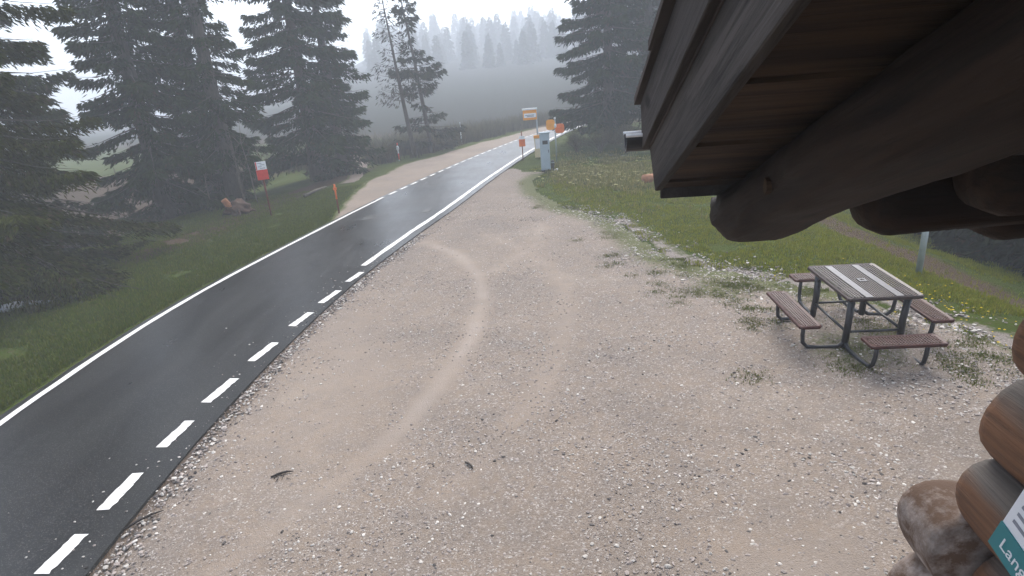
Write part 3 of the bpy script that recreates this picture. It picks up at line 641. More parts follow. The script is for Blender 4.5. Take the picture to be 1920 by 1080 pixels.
forest('fog_forest', [q for q in sp if not (q[0] > fL(min(q[1], 62))-3 and q[0] < fR(min(q[1], 62))+3 and q[1] < 70)], 'pale grey spruce forest rising behind the road, half dissolved in fog', 3, (.62, .9))
FA, FB = gp(1740, 440), gp(1915, 512)
forest('slope_forest', [tuple((FA+(FB-FA)*t_+ (FA/np.hypot(FA[0], FA[1]))*o_)[:2]) for t_ in np.linspace(-.25, 1.3, 9) for o_ in (1.5+g.uniform(0, 1), 4+g.uniform(0, 1.5), 7.5+g.uniform(0, 2))], 'dark forest edge at the foot of the meadow, far right', 2, (.5, .7), 11000, .5, .09)
# bare saplings beside the stump
def sapling(loc, h, seed, label, n=9, col='moss', grp='bare saplings near the stump'):
    g = random.Random(seed); bm = bmesh.new(); z = hz(*loc); root = empty('bare_sapling', (loc[0], loc[1], z))
    P = Vector((0, 0, -.1)); pts = [P.copy()]
    for i in range(7): P = P+Vector((g.uniform(-.06, .06), g.uniform(-.06, .06), h/7)); pts.append(P.copy())
    tube(bm, pts, [.028*(1-i/8.5) for i in range(8)], 6); obj('trunk', bm, col, root, True); bm = bmesh.new()
    for i in range(n):
        t = g.uniform(.2, .98); q = pts[int(t*7)]; a = g.uniform(0, 6.28); L_ = h*.32*(1.15-t)
        e = q+Vector((math.cos(a)*L_*.6, math.sin(a)*L_*.6, L_*.7)); m_ = (q+e)/2+Vector((0, 0, -.05)); tube(bm, [q, m_, e], [.011, .007, .003], 4, False)
        for j in range(3):
            s_ = q.lerp(e, g.uniform(.3, .9)); a2 = a+g.uniform(-1, 1); tube(bm, [s_, s_+Vector((math.cos(a2)*.22, math.sin(a2)*.22, .22))], [.006, .002], 3, False)
    tag(obj('branches', bm, col, root), kind='stuff'); tag(root, label, 'sapling', grp)
for k, (x, y, h, lab) in enumerate([(-11.6, 22.8, 2.2, 'leftmost thin bare sapling near the uprooted stump'), (-10.5, 23.4, 2.6, 'second bare sapling from the left, above the stump'), (-10.2, 22.6, 3.0, 'middle bare sapling directly behind the uprooted stump'), (-9.9, 23.2, 3.4, 'tallest bare sapling, right behind the stump'), (-9.6, 23.6, 2.4, 'rightmost bare sapling, closest to the red sign')]):
    sapling((x, y), h, k, lab)
# ------------------------------------------------------------------ uprooted stump, fallen branch, rail, snow
P = gp(448, 401); st = empty('uprooted_stump', (P[0], P[1], hz(P[0], P[1]))); tag(st, 'reddish brown uprooted stump on the grass bank', 'stump')
bm = bmesh.new(); bmesh.ops.create_icosphere(bm, subdivisions=4, radius=.40)
for v in bm.verts:
    n = v.co.normalized(); q = .17*(math.sin(n.x*7+1)+math.sin(n.y*8+n.z*5)+math.sin(n.z*9+n.x*4))*.7 + .08*math.sin(n.x*17+n.z*13)*math.sin(n.y*15)
    v.co = v.co*(1+q); v.co.z = v.co.z*.75+.16
obj('root_plate', bm, 'earth', st, True)
for a, l, r_ in [(.2, .62, .05), (1.1, .5, .04), (2.6, .6, .05), (3.6, .55, .04), (5.2, .6, .05)]:
    bm = bmesh.new(); tube(bm, [(0, 0, .16), (math.cos(a)*l*.6, math.sin(a)*l*.6, .17), (math.cos(a)*l, math.sin(a)*l, .02)], [r_*1.5, r_, r_*.3], 6); obj('root', bm, 'earth', st, True)
bm = bmesh.new(); tube(bm, [(-.18, -.1, .25), (-.34, -.2, .58)], [.13, .11], 10); o = obj('cut_face', bm, 'cutwood', st); 
A1, A2 = gp(572, 371), gp(612, 354); bm = bmesh.new(); L0 = Vector(A2-A1); tube(bm, [(0, 0, .08), L0*.5+Vector((0, 0, .12)), L0+Vector((0, 0, .1))], [.07, .055, .03], 7)
o = obj('fallen_branch', bm, 'moss', None, True, loc=Vector(A1)); tag(o, 'greyish fallen branch lying on the bank behind the orange stake', 'branch')
for nm, a, b_, lab in (('timber_rail', (798, 285), (880, 262), 'low dark timber rail along the grass verge of the lay-by'),):
    A1, A2 = gp(*a), gp(*b_); rt = empty(nm, Vector(A1)); tag(rt, lab, 'rail'); D = Vector(A2-A1)
    bm = bmesh.new(); tube(bm, [(0, 0, .42), D+Vector((0, 0, .42))], .06, 8); obj('beam', bm, 'moss', rt, True)
    for k in range(4): bm = bmesh.new(); q = D*(k/3); tube(bm, [q+Vector((0, 0, -.1)), q+Vector((0, 0, .5))], .05, 8); obj('post', bm, 'moss', rt, True)
P = gp(38, 574); a = np.linspace(0, 2*math.pi, 29)[:-1]; rr = 1+.35*np.sin(a*3+1)+.2*np.sin(a*7)
V = np.concatenate([np.column_stack([P[0]+.55*rr*np.cos(a), P[1]+.28*rr*np.sin(a), 0*a]), np.column_stack([P[0]+.4*rr*np.cos(a), P[1]+.18*rr*np.sin(a), 0*a])])
V[:, 2] = height(V[:, 0], V[:, 1])+np.repeat([-.01, .07], 28); F = [(i, (i+1) % 28, 28+(i+1) % 28, 28+i) for i in range(28)]
V = np.concatenate([V, [[P[0], P[1], V[28:, 2].mean()+.02]]]); F += [(28+i, 28+(i+1) % 28, 56, 56) for i in range(28)]
me = bpy.data.meshes.new('snow_patch'); me.from_pydata([tuple(v) for v in V], [], [f if f[2] != f[3] else f[:3] for f in F]); me.materials.append(MAT['snow']); o = bpy.data.objects.new('snow_patch', me); C.objects.link(o)
tag(o, 'small patch of old snow at the far left under the trees', 'snow')
# ------------------------------------------------------------------ stakes, signs, bus stop
def pole_thing(name, px, py, top, label, cat, r=.028, mat='rust', grp=None):
    P = gp(px, py); P[2] = hz(P[0], P[1]); h = z_at(P, top)-P[2]; root = empty(name, Vector(P)); tag(root, label, cat, grp)
    bm = bmesh.new(); tube(bm, [(0, 0, -.15), (0, 0, h)], r, 8); obj('post', bm, mat, root, True); return root, P, h
def face(P):
    return math.atan2(-P[0], P[1])          # board turned square to a viewer standing by the cabin
def board(root, name, cx, z0, z1, w, mat, rz=0., th=.025, y=-.035, bev=.004, cap=None):
    b_ = box(-w/2, w/2, -th/2, th/2, z0, z1, bev=bev); R_ = Matrix.Rotation(rz, 4, 'Z'); off = R_ @ Vector((cx, y, 0))
    for v in b_.verts: v.co = R_ @ v.co + off
    return obj(name, b_, mat, root)
r1, P, h = pole_thing('trail_sign', 509, 405, 303, 'red and white box sign on a dark red post on the left bank', 'sign', .032)
rz = face(P)*0+.5
board(r1, 'red_board', 0, h-.60, h-.27, .36, 'red', rz, .05); wb = board(r1, 'white_board', 0, h-.27+.002, h+.0, .34, 'white', rz, .045)
for k in range(4): board(r1, 'text_line', .04*((k % 2)*2-1), h-.06-k*.055, h-.045-k*.055, .16-.02*(k % 3), 'ink', rz, .006, -.064, 0)
board(r1, 'side_strip', -.15, h-.26, h-.0, .03, 'red', rz, .01, -.066, 0)
r2, P, h = pole_thing('snow_stake', 636, 400, 346, 'orange topped snow stake at the edge of the grass', 'stake', .028)
bm = bmesh.new(); tube(bm, [(0, 0, h*.5), (0, 0, h*1.01)], .031, 8); obj('orange_sleeve', bm, 'orange', r2, True); board(r2, 'reflector_tag', 0, h-.17, h-.09, .12, 'orange', .3, .012, -.04)
for (px, py, tp, lab, m1) in ((749, 302, 268, 'red and white marker stake by the thin trees', 'red'), (866, 271, 229, 'white and blue marker stake on the far verge', 'pole')):
    rr_, P, h = pole_thing('marker_stake', px, py, tp, lab, 'stake', .03, 'white', 'marker stakes along the far verge')
    bm = bmesh.new(); tube(bm, [(0, 0, h*.08), (0, 0, h*.42)], .034, 8); obj('band', bm, m1, rr_, True); bm = bmesh.new(); bmesh.ops.create_uvsphere(bm, u_segments=10, v_segments=6, radius=.11)
    for v in bm.verts: v.co = Vector((v.co.x*.8, v.co.y*.4-.04, v.co.z*1.3+h*.72))
    obj('reflector', bm, 'white', rr_, True); bm = bmesh.new(); tube(bm, [(0, 0, h*.86), (0, 0, h)], .036, 8); obj('band', bm, m1, rr_, True)
# bus stop
r3, P, h = pole_thing('bus_stop_sign', 1010, 290, 204, 'yellow and white bus stop sign on a grey pole', 'bus stop', .04, 'pole')
board(r3, 'sign_case', -.34, h-.52, h-.03, .70, 'yellow', .05, .12, 0, .01)
board(r3, 'white_panel', -.34, h-.40, h-.19, .62, 'white', .05, .01, -.068, 0)
for k in range(2): board(r3, 'text_line', -.36+.05*k, h-.30-.06*k, h-.265-.06*k, .46-.1*k, 'ink', .05, .006, -.0745, 0)
board(r3, 'roof_cap', -.34, h-.03, h+.05, .76, 'white', .05, .2, 0, .01)
r4, P, h = pole_thing('timetable_case', 1010, 296, 254, 'cream timetable case with orange top beside the grey cabinet', 'timetable', .03, 'pole')
board(r4, 'case', 0, .02, h-.12, .34, 'cream', .05, .10, -.03, .006); board(r4, 'notice', .01, h*.42, h-.15, .29, 'white', .05, .01, -.088, 0); board(r4, 'top_band', 0, h-.118, h+.02, .40, 'yellow', .05, .14, -.03, .006)
r5, P, h = pole_thing('trail_sign', 981, 301, 246, 'red box sign with white top on a thin post at the roadside', 'sign', .024, 'rust')
board(r5, 'red_board', 0, h-.72, h-.38, .30, 'orange', .1, .05); board(r5, 'white_board', 0, h-.378, h-.22, .26, 'white', .1, .045)
r6, P, h = pole_thing('signpost', 1044, 304, 222, 'thin post carrying two orange boards right of the bus stop', 'sign', .03, 'pole')
for cx, z1, w_, hh in ((-.21, h-.03, .40, .46), (.20, h-.24, .42, .42)):
    bm = bmesh.new(); a = np.linspace(0, 2*math.pi, 25)[:-1]; prism(bm, [(cx+w_/2*math.copysign(abs(math.cos(q))**.5, math.cos(q)), z1-hh/2+hh/2*math.copysign(abs(math.sin(q))**.5, math.sin(q))) for q in a], 1, -.06, -.035); obj('orange_board', bm, 'yellow' if cx < 0 else 'orange', r6)
bm = bmesh.new(); bmesh.ops.create_uvsphere(bm, u_segments=10, v_segments=6, radius=.06)
for v in bm.verts: v.co = Vector((v.co.x, v.co.y-.06, v.co.z*1.7+h-.32))
obj('reflector', bm, 'white', r6, True); bm = bmesh.new(); tube(bm, [(0, 0, h-.02), (0, 0, h+.04)], .045, 8); obj('cap', bm, 'white', r6, True)
P = gp(1024, 321); P[2] = hz(P[0], P[1]); h = z_at(P, 250)-P[2]; cb = empty('control_cabinet', Vector(P), .06); tag(cb, 'tall pale grey blue steel cabinet standing at the end of the gravel', 'cabinet')
obj('housing', box(-.19, .19, -.12, .14, .06, h, bev=.012), 'cabinet', cb); obj('plinth', box(-.21, .21, -.15, .17, -.1, .058, bev=.01), 'dark', cb)
dr = obj('door', box(-.165, .165, -.135, -.1205, .10, h-.05, bev=.004), 'cabinet', cb); obj('handle', box(.11, .135, -.155, -.1355, h*.5, h*.5+.12, bev=.003), 'dark', dr); obj('display', box(-.11, .11, -.139, -.1355, h*.72, h*.82), 'dark', dr)
obj('roof_cap', box(-.22, .22, -.16, .18, h+.002, h+.05, bev=.01), 'cabinet', cb)
P = gp(1036, 319); o = empty('bollard', (P[0]+.02, P[1], hz(P[0], P[1]))); tag(o, 'short black bollard standing close beside the grey cabinet', 'bollard'); bm = bmesh.new(); tube(bm, [(0, 0, -.1), (0, 0, .36), (0, 0, .40), (0, 0, .43)], [.07, .07, .055, .02], 12); obj('shaft', bm, 'dark', o, True); bm = bmesh.new(); tube(bm, [(0, 0, .30), (0, 0, .34)], .073, 12); obj('collar', bm, 'pole', o, True)
P = gp(1041, 320); bm = bmesh.new(); bmesh.ops.create_icosphere(bm, subdivisions=2, radius=.09)
for v in bm.verts: v.co = Vector((v.co.x*1.1, v.co.y*.8, v.co.z*.55+.03))*(1+.12*math.sin(v.co.x*40+v.co.y*31))
o = obj('stone', bm, 'white', None, False, loc=(P[0]+.05, P[1], hz(P[0], P[1]))); tag(o, 'single white painted stone at the foot of the signpost', 'stone')
# grey post in the meadow
P = gp(1722, 513); P[2] = hz(P[0], P[1]); o = empty('meadow_post', Vector(P)); tag(o, 'grey steel post standing in the meadow behind the picnic table', 'post')
bm = bmesh.new(); tube(bm, [(0, 0, -.2), (0, 0, 1.6)], .055, 10); obj('shaft', bm, 'pole', o, True); bm = bmesh.new(); tube(bm, [(0, 0, 1.602), (0, 0, 1.64)], [.06, .05], 10); obj('cap', bm, 'pole', o, True)
# rust orange cut log block by the shrubs under the eave
P = gp(1212, 345); bm = bmesh.new(); tube(bm, [(-.22, 0, .16), (.2, .1, .17)], [.17, .16], 12); o = obj('cut_log', bm, 'cutwood', None, True, loc=(P[0]+.12, P[1], hz(P[0], P[1]))); tag(o, 'orange brown cut log lying in the grass below the gutter', 'log')
# ------------------------------------------------------------------ picnic table
tb = empty('picnic_table', (4.55, 7.03, .105), -.06); tb.rotation_euler = (.05, .01, -.06); tag(tb, 'dark brown metal mesh picnic table with four attached benches', 'picnic table')
def lattice(x0, x1, y0, y1, z, p, w=.009, t=.006):
    V, F = [], []
    def qbox(a, b, c_, d, z0, z1):
        n = len(V); V.extend([(a, c_, z0), (b, c_, z0), (b, d, z0), (a, d, z0), (a, c_, z1), (b, c_, z1), (b, d, z1), (a, d, z1)])
        F.extend([(n+4, n+5, n+6, n+7), (n+3, n+2, n+1, n), (n, n+1, n+5, n+4), (n+1, n+2, n+6, n+5), (n+2, n+3, n+7, n+6), (n+3, n, n+4, n+7)])
    nx = max(1, round((x1-x0)/p)); ny = max(1, round((y1-y0)/p))
    for i in range(1, nx): x = x0+(x1-x0)*i/nx; qbox(x-w/2, x+w/2, y0, y1, z, z+t)
    for i in range(1, ny): y = y0+(y1-y0)*i/ny; qbox(x0, x1, y-w/2, y+w/2, z-.003, z+t-.002)
    return V, F
def rim(x0, x1, y0, y1, z, r):
    bm = bmesh.new(); c_ = .03
    pts = [(x0+c_, y0, z), (x1-c_, y0, z), (x1, y0+c_, z), (x1, y1-c_, z), (x1-c_, y1, z), (x0+c_, y1, z), (x0, y1-c_, z), (x0, y0+c_, z)]
    n = len(pts); cx, cy_ = (x0+x1)/2, (y0+y1)/2; prof = [(-.045, .4), (-.01, 1), (.0, .7), (.004, .0), (.0, -.9), (-.01, -1.2), (-.045, -.5)]; rings = []
    for (x, y, zz) in pts:
        dx, dy = (x-cx), (y-cy_); ux = 1 if dx > 0 else -1; uy = 1 if dy > 0 else -1
        rings.append([bm.verts.new((x+ux*a, y+uy*a, zz+b_*r)) for a, b_ in prof])
    for i in range(n):
        A_, B_ = rings[i], rings[(i+1) % n]
        for k in range(len(prof)): bm.faces.new((A_[k], A_[(k+1) % len(prof)], B_[(k+1) % len(prof)], B_[k]))
    return bm
TX, TY = .45, .58
top = obj('tabletop', rim(-TX, TX, -TY, TY, .735, .022), 'coat', tb, False)
for x0, x1, p in ((-TX+.04, -.225, .036), (-.135, .135, .030), (.225, TX-.04, .036)):
    V, F = lattice(x0, x1, -TY+.04, TY-.04, .744, p, .011); mesh_np('mesh_panel', V, F, 'coat', top)
for x0, x1 in ((-.225, -.135), (.135, .225)): obj('solid_strip', box(x0, x1, -TY+.04, TY-.04, .7405, .7525), 'strip', top)
bm = bmesh.new(); a_ = .05
for x0, x1, y0, y1 in ((-a_, a_, -a_, -.024), (-a_, a_, .024, a_), (-a_, -.024, -.024, .024), (.024, a_, -.024, .024)): bx(bm, x0, x1, y0, y1, .7515, .7565)
obj('parasol_hole', bm, 'strip', top)
def seat(cx, cy, lx, ly, nm):
    s_ = obj('bench_seat', rim(cx-lx/2, cx+lx/2, cy-ly/2, cy+ly/2, .395, .020), 'coat_seat', tb)
    V, F = lattice(cx-lx/2+.035, cx+lx/2-.035, cy-ly/2+.035, cy+ly/2-.035, .404, .034, .013); mesh_np('mesh_panel', V, F, 'coat_seat', s_)
    return s_
SX, SY, SXR = .86, 1.03, .74
seat(-SX, -.03, .27, 1.14, 0); seat(SXR, -.05, .27, 1.08, 1); seat(0, -SY, .86, .27, 2); seat(0, SY, .86, .27, 3)
LX_, LY_ = .34, .45
for sx in (-1, 1):
    for sy in (-1, 1):
        bm = bmesh.new(); tube(bm, [(sx*LX_, sy*LY_, .715), (sx*(LX_-.01), sy*(LY_-.01), .35), (sx*(LX_-.0), sy*LY_, .03)], .042, 10); obj('leg', bm, 'steel_leg', tb, True)
        for along in (0, 1):
            SX_ = SX if sx < 0 else SXR
            if along == 0: pts = [(sx*LX_, sy*LY_, .10), (sx*(LX_+.08), sy*LY_*.99, .035), (sx*(LX_+.30), sy*LY_*.95, .022), (sx*(SX_-.07), sy*LY_*.92, .03), (sx*(SX_-.015), sy*LY_*.9, .09), (sx*SX_, sy*LY_*.9, .2), (sx*SX_, sy*LY_*.9, .375)]
            else: pts = [(sx*LX_, sy*LY_, .10), (sx*LX_*.97, sy*(LY_+.08), .035), (sx*LX_*.92, sy*(LY_+.30), .022), (sx*LX_*.88, sy*(SY-.07), .03), (sx*LX_*.86, sy*(SY-.015), .09), (sx*LX_*.85, sy*SY, .2), (sx*LX_*.85, sy*SY, .375)]
            bm = bmesh.new(); tube(bm, pts, .026, 8); obj('bench_support', bm, 'steel_leg', tb, True)
for sx in (-1, 1):
    bm = bmesh.new(); tube(bm, [(sx*LX_, -LY_, .24), (sx*LX_, LY_, .24)], .017, 8); obj('stretcher', bm, 'steel_leg', tb, True)
    for sy in (-1, 1): bm = bmesh.new(); tube(bm, [(sx*LX_, sy*LY_, .55), (sx*LX_, sy*(LY_-.14), .70)], .016, 8); obj('brace', bm, 'steel_leg', tb, True)
for sy in (-1, 1):
    bm = bmesh.new(); tube(bm, [(-LX_, sy*LY_, .24), (LX_, sy*LY_, .24)], .017, 8); obj('stretcher', bm, 'steel_leg', tb, True)
# ------------------------------------------------------------------ twigs on the gravel
for px, py, L_, a, lab in ((272, 982, .17, .75, 'dark curved twig on the gravel beside the nearest road dashes'), (880, 878, .08, -1.0, 'tiny dark twig lying in the middle of the gravel'), (530, 893, .11, .3, 'small brown tuft of twigs on the gravel left of centre')):
    P = gp(px, py); d = Vector((math.cos(a), math.sin(a), 0)); n = Vector((-d.y, d.x, 0)); bm = bmesh.new()
    tube(bm, [-d*L_+n*.0+Vector((0, 0, .012)), -d*L_*.3+n*L_*.12+Vector((0, 0, .02)), d*L_*.4+n*L_*.14+Vector((0, 0, .022)), d*L_+Vector((0, 0, .016))], [.008, .012, .011, .004], 6)
    if 'tuft' in lab:
        for k in range(9): q = Vector((random.uniform(-.07, .07), random.uniform(-.07, .07), .01)); tube(bm, [q, q+Vector((random.uniform(-.08, .08), random.uniform(-.08, .08), random.uniform(.0, .04)))], [.005, .002], 4)
    o = obj('fallen_twig', bm, 'twig', None, True, loc=(P[0], P[1], hz(P[0], P[1])+.012)); tag(o, lab, 'twig', 'twigs on the gravel')
# ------------------------------------------------------------------ loose stones (stuff)
ICO = None
def chips(name, x, y, s, col, label, parent=None, flat=.55, zo=.004):
    bm = bmesh.new(); bmesh.ops.create_icosphere(bm, subdivisions=1, radius=1); bm.verts.ensure_lookup_table(); bv = np.array([v.co[:] for v in bm.verts]); bf = np.array([[v.index for v in f.verts] for f in bm.faces]); bm.free()
    n = len(x); nv = len(bv); J = rng.uniform(.6, 1.3, (n, nv, 1)); sc = np.stack([rng.uniform(.7, 1.4, n), rng.uniform(.6, 1.0, n), flat*rng.uniform(.6, 1.2, n)], 1)*s[:, None]
    a = rng.uniform(0, 6.28, n); V = bv[None]*J*sc[:, None, :]; ca, sa = np.cos(a)[:, None], np.sin(a)[:, None]
    X = V[..., 0]*ca-V[..., 1]*sa+x[:, None]; Y = V[..., 0]*sa+V[..., 1]*ca+y[:, None]; Z = V[..., 2]+(height(x, y)+zo+s*.12)[:, None]
    V = np.stack([X, Y, Z], -1).reshape(-1, 3); F = (bf[None]+np.arange(n)[:, None, None]*nv).reshape(-1, 3)
    o = mesh_np(name, V, F, 'stone', parent, col=np.repeat(col, nv, 0)); tag(o, label, 'gravel', kind='stuff'); return o
def stone_cols(n, white=.3, dark=.12):
    base = np.array([[.30, .255, .23]])*rng.uniform(.55, 1.25, (n, 1)); u = rng.random(n)[:, None]
    wh = np.array([[.52, .485, .44]])*rng.uniform(.65, 1.2, (n, 1)); dk = np.array([[.07, .062, .058]])*rng.uniform(.6, 1.4, (n, 1))
    return np.where(u < white, wh, np.where(u > 1-dark, dk, base))
N = 85000; x = rng.uniform(-3.8, 6.4, N); y = 2.2+rng.random(N)**1.5*17
dens = fbm(x, y, .9, 51)*.6+fbm(x, y, 3, 52)*.5
trk = np.minimum(seg_dist(TR1, x, y)/.22, 1)*np.minimum(.4+seg_dist(TR3, x, y)/1.6, 1)
ok = inside(LOT, x, y) & (rng.random(N) < np.clip((dens-.30)*1.9, .05, 1)*trk) & (x > fR(y)+.02)
x, y = x[ok], y[ok]; s = rng.gamma(3.0, .0024, len(x))+.0035; s *= (1+.25*(x > 2.5))
chips('gravel_stones', x, y, np.clip(s, .004, .021), stone_cols(len(x), .27, .06), 'loose pale and dark stones scattered over the gravel lot', zo=.012)
N = 5200; t = rng.random(N); pe = np.array(EDGE); i = rng.integers(4, len(pe)-3, N); px_ = pe[i]*(1-t[:, None])+pe[i+1]*t[:, None]; x = px_[:, 0]+rng.normal(0, .42, N); y = px_[:, 1]+rng.normal(0, .42, N)
ok = fbm(x, y, 1.2, 61) > .47; x, y = x[ok], y[ok]; chips('border_stones', x, y, np.clip(rng.gamma(3.2, .004, len(x))+.005, .008, .042), stone_cols(len(x), .42, .05), 'white stones along the ragged grass edge of the gravel', zo=.012)
N = 2600; y = rng.uniform(2.5, 15, N); x = fR(y)+.05+np.abs(rng.normal(0, .16, N)); chips('road_edge_stones', x, y, np.clip(rng.gamma(3, .004, N)+.004, .006, .03), stone_cols(N, .35, .25), 'small stones gathered along the crumbling asphalt edge', zo=.0)
N = 260; y = 2.5+rng.random(N)*12; x = fR(y)-np.abs(rng.exponential(.35, N))-.03; ok = x > fL(y)+.2; x, y = x[ok], y[ok]; chips('stray_stones', x, y, np.clip(rng.gamma(3, .0025, len(x))+.003, .004, .016), stone_cols(len(x), .6, .1), 'stray chips of gravel lying on the wet asphalt', zo=.018)
# ------------------------------------------------------------------ grass (stuff)
def grass(name, x, y, hgt, wid, colA, colB, label, nb=4, spread=.035, lean=.5, mat='blade', cat='grass'):
    n = len(x); X = np.repeat(x, nb)+rng.normal(0, spread, n*nb); Y = np.repeat(y, nb)+rng.normal(0, spread, n*nb); H_ = np.repeat(hgt, nb)*rng.uniform(.5, 1.2, n*nb); a = rng.uniform(0, 6.28, n*nb)
    Z = height(X, Y); b_ = np.stack([X, Y, Z-.01], 1); d = np.stack([np.cos(a), np.sin(a), 0*a], 1); wv = np.stack([-np.sin(a), np.cos(a), 0*a], 1)*wid*rng.uniform(.6, 1.3, (n*nb, 1))
    ln = rng.uniform(.1, lean, (n*nb, 1)); tip = b_+d*H_[:, None]*ln+np.array([[0, 0, 1.]])*H_[:, None]
    mid = b_+d*H_[:, None]*ln*.35+np.array([[0, 0, .6]])*H_[:, None]
    V = np.stack([b_-wv, b_+wv, mid+wv*.7, tip, mid-wv*.7], 1).reshape(-1, 3); F = (np.array([[0, 1, 2, 4], [4, 2, 3, 3]])[None]+np.arange(n*nb)[:, None, None]*5).reshape(-1, 4)
    tri = np.concatenate([F[:, :3], F[F[:, 2] != F[:, 3]][:, [0, 2, 3]]])
    t = np.repeat(rng.random(n), nb)[:, None]; col = (np.array([colA])*(1-t)+np.array([colB])*t)*rng.uniform(.7, 1.3, (n*nb, 1))
    o = mesh_np(name, V, tri, mat, col=np.repeat(col, 5, 0)); tag(o, label, cat, kind='stuff'); return o
def litter_ok(x, y, s=.9, seed=71, th=.46): return fbm(x, y, s, seed) > th
N = 52000; y = 3+rng.random(N)**1.25*22; dl = .12+np.abs(rng.random(N)**1.3)*8; x = fL(y)-.17-dl; ok = ((fbm(x, y, 1.0, 71) > .27) | (dl < 1.3)) & ~((y > 17) & (x > fB(y)-.12)); x, y, dl = x[ok], y[ok], dl[ok]
grass('bank_grass', x, y, .045+.055*rng.random(len(x)), .0075, (.055, .095, .010), (.11, .125, .02), 'short green grass, coloured dark for tree shade, on the bank left of the road', 4, .04)  # shade of the trees over the bank is put into these darker blade colours
N = 85000; y = 5.5+rng.random(N)**1.3*20; x = np.where(rng.random(N) < .75, rng.uniform(1.0, 10, N), rng.uniform(6, 14, N)); dE = seg_dist(EDGE, x, y); ok = (~inside(LOT, x, y)) & (x > fR(y)+.5) & (fbm(x, y, 1.1, 73) > .36) & ~((np.abs(x-8.5) < .75) & (rng.random(N) < .93)) & ((dE > .55) | (fbm(x, y, 2.2, 75) > .54)) & ~((x > 5.6) & (y < 5.5)); x, y = x[ok], y[ok]
grass('meadow_grass', x, y, .035+.05*rng.random(len(x)), .0075, (.185, .235, .02), (.27, .265, .045), 'short bright green meadow grass between gravel and slope', 4, .04)
# tufts that grow in the gravel
cl = rng.uniform(0, 1, (70, 2)); tx, ty = [], []
for (cx, cy_, n) in [(3.0, 9.9, 9), (3.5, 9.3, 14), (4.2, 9.3, 10), (2.6, 11, 6), (4.3, 6.7, 10), (5.4, 6.4, 12), (3.9, 7.9, 6), (4.9, 8.1, 8), (5.7, 5.9, 7), (1.6, 17, 6), (2.3, 13.5, 5), (3.7, 6.2, 5)]:
    for k in range(n): 
        q = (cx+rng.normal(0, .5), cy_+rng.normal(0, .42)); m_ = rng.integers(60, 170); tx.append(q[0]+rng.normal(0, .11, m_)); ty.append(q[1]+rng.normal(0, .09, m_))
x = np.concatenate(tx); y = np.concatenate(ty); grass('gravel_tufts', x, y, 0.02+.035*rng.random(len(x)), .007, (.085, .12, .022), (.15, .155, .045), 'low green tufts growing through the gravel around the table', 4, .03)
# dandelions
def flowers(name, cx, cy_, sx, sy, n, label, c1=(.75, .52, .02), r=.016):
    x = cx+rng.normal(0, sx, n); y = cy_+rng.normal(0, sy, n); z = height(x, y)+.05+.05*rng.random(n); V, F, CC = [], [], []; a = np.linspace(0, 6.283, 8)[:-1]
    for i in range(n):
        rr = r*rng.uniform(.6, 1.2); k = len(V); V += [(x[i]+rr*math.cos(q), y[i]+rr*math.sin(q)-.004, z[i]+.003*math.sin(q*3)) for q in a]+[(x[i], y[i], z[i]+.009)]; F += [(k+j, k+(j+1) % 7, k+7) for j in range(7)]
        V += [(x[i]-.002, y[i], z[i]-.12), (x[i]+.002, y[i], z[i]-.12), (x[i], y[i], z[i])]; F.append((k+8, k+9, k+10)); c_ = np.array(c1)*rng.uniform(.7, 1.1); CC += [c_]*8+[np.array((.07, .1, .02))]*3
    o = mesh_np(name, np.array(V), np.array(F), 'flower', col=np.array(CC)); tag(o, label, 'flowers', kind='stuff')
flowers('dandelions', 6.3, 8.3, .5, .9, 80, 'yellow dandelions in the grass right of the table')
flowers('slope_dandelions', 6.6, 6.4, .35, .7, 45, 'yellow dandelions along the grass edge near the cabin')
flowers('meadow_flowers', 3.9, 23.0, 1.0, 1.6, 260, 'pale yellow flowers below the shrubs right of the road', (.6, .55, .28), .05)
N = 9000; x = rng.normal(4.2, 1.1, N); y = rng.normal(23.6, 2.6, N); ok = (fbm(x, y, .8, 91) > .46) & (x > fR(y)+1.4); x, y = x[ok], y[ok]; grass('tall_herbs', x, y, .07+.11*rng.random(len(x)), .02, (.12, .14, .035), (.30, .27, .11), 'tall yellowish herbs and dry stalks right of the road', 3, .07, .7, cat='herbs')
N = 9000; y = rng.uniform(34, 60, N); x = fB(y)-1.3-rng.gamma(1.6, 2.2, N); ok = (fbm(x, y, .5, 95) > .36) & (np.abs(x-fP(y)) > .6); x, y = x[ok], y[ok]; grass('verge_brush', x, y, .25+.8*rng.random(len(x)), .05, (.028, .034, .014), (.07, .06, .03), 'dark brush and dry stalks behind the lay-by verge', 3, .2, .8, cat='brush')
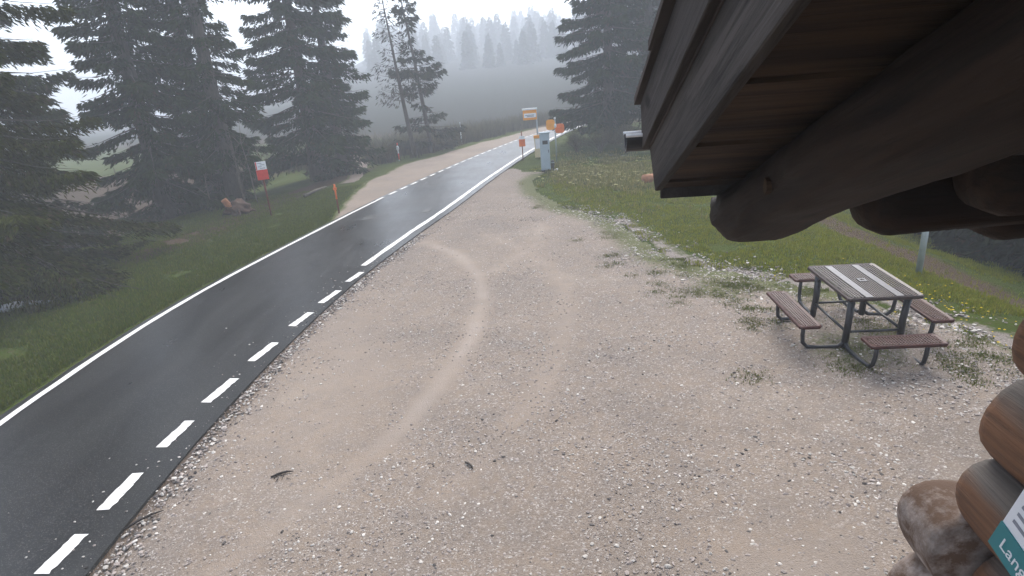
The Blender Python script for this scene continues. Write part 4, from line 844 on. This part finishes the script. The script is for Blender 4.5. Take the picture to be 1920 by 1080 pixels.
# brown twiggy shrubs under the spruce
def shrub(loc, r, h, seed, label):
    g = random.Random(seed); root = empty('shrub', (loc[0], loc[1], hz(*loc))); bm = bmesh.new(); P_ = []
    for i in range(26):
        a = g.uniform(0, 6.28); t = g.uniform(.2, 1); e = Vector((math.cos(a)*r*t, math.sin(a)*r*t, h*g.uniform(.55, 1.05)*(1.1-.4*t))); m_ = e*.5+Vector((0, 0, h*.12)); tube(bm, [(0, 0, -.05), m_, e], [.016, .010, .004], 4, False); P_ += [m_.lerp(e, q) for q in (.1, .4, .7, 1)]
        for j in range(5):
            s_ = m_.lerp(e, g.uniform(0, 1)); q = s_+Vector((g.uniform(-.25, .25), g.uniform(-.25, .25), g.uniform(.02, .3))); tube(bm, [s_, q], [.006, .002], 3, False); P_.append(q)
    obj('stems', bm, 'moss', root); n = 1500; gg = np.random.default_rng(seed); Pn = np.array([p[:] for p in P_]); c0 = Pn[gg.integers(0, len(Pn), n)]+gg.normal(0, .08, (n, 3)); D = gg.normal(0, 1, (n, 3)); D /= np.linalg.norm(D, axis=1)[:, None]; Q = np.cross(D, gg.normal(0, 1, (n, 3))); Q /= np.linalg.norm(Q, axis=1)[:, None]
    V = np.stack([c0, c0+D*.035+Q*.018, c0+D*.075, c0+D*.035-Q*.018], 1).reshape(-1, 3); col = np.repeat(np.array([[.075, .06, .03]])*gg.uniform(.6, 1.5, (n, 1))+np.array([[0, .02, 0]])*gg.random((n, 1)), 4, 0)
    mesh_np('foliage', V, np.arange(n*4).reshape(-1, 4), 'blade', root, col=col); tag(root, label, 'shrub', 'shrubs under the roadside spruce')
for k, (x, y, r_, h_, lab) in enumerate([(3.9, 30.3, .7, 1.0, 'brown twiggy shrub nearest the road under the spruce'), (5.0, 29.6, .9, 1.1, 'brown twiggy shrub in front of the spruce trunk'), (6.1, 28.6, 1.0, 1.2, 'wide brown shrub right of the spruce trunk'), (7.2, 28.0, .9, 1.1, 'brown shrub closest to the cabin gutter'), (6.6, 30.4, 1.0, 1.3, 'tall brown shrub behind the others under the spruce')]):
    shrub((x, y), r_, h_, 60+k, lab)
shrub((-6.4, 33.6), .5, 1.1, 70, 'dark round bush beside the red and white stake')
# ------------------------------------------------------------------ fog
m = bpy.data.materials.new('fog'); m.use_nodes = True; nt = m.node_tree; nt.nodes.clear()
pv = nt.nodes.new('ShaderNodeVolumePrincipled'); pv.inputs['Density'].default_value = HAZE_DENSITY; pv.inputs['Color'].default_value = (.90, .945, 1.0, 1); pv.inputs['Anisotropy'].default_value = .0
oo = nt.nodes.new('ShaderNodeOutputMaterial'); nt.links.new(pv.outputs[0], oo.inputs['Volume']); MAT['fog'] = m
zt = 44.; hb = obj('haze', box(-760, 760, -760, 760, -62, zt), 'fog'); tag(hb, 'grey mist filling the air over the whole place', 'mist', kind='stuff')
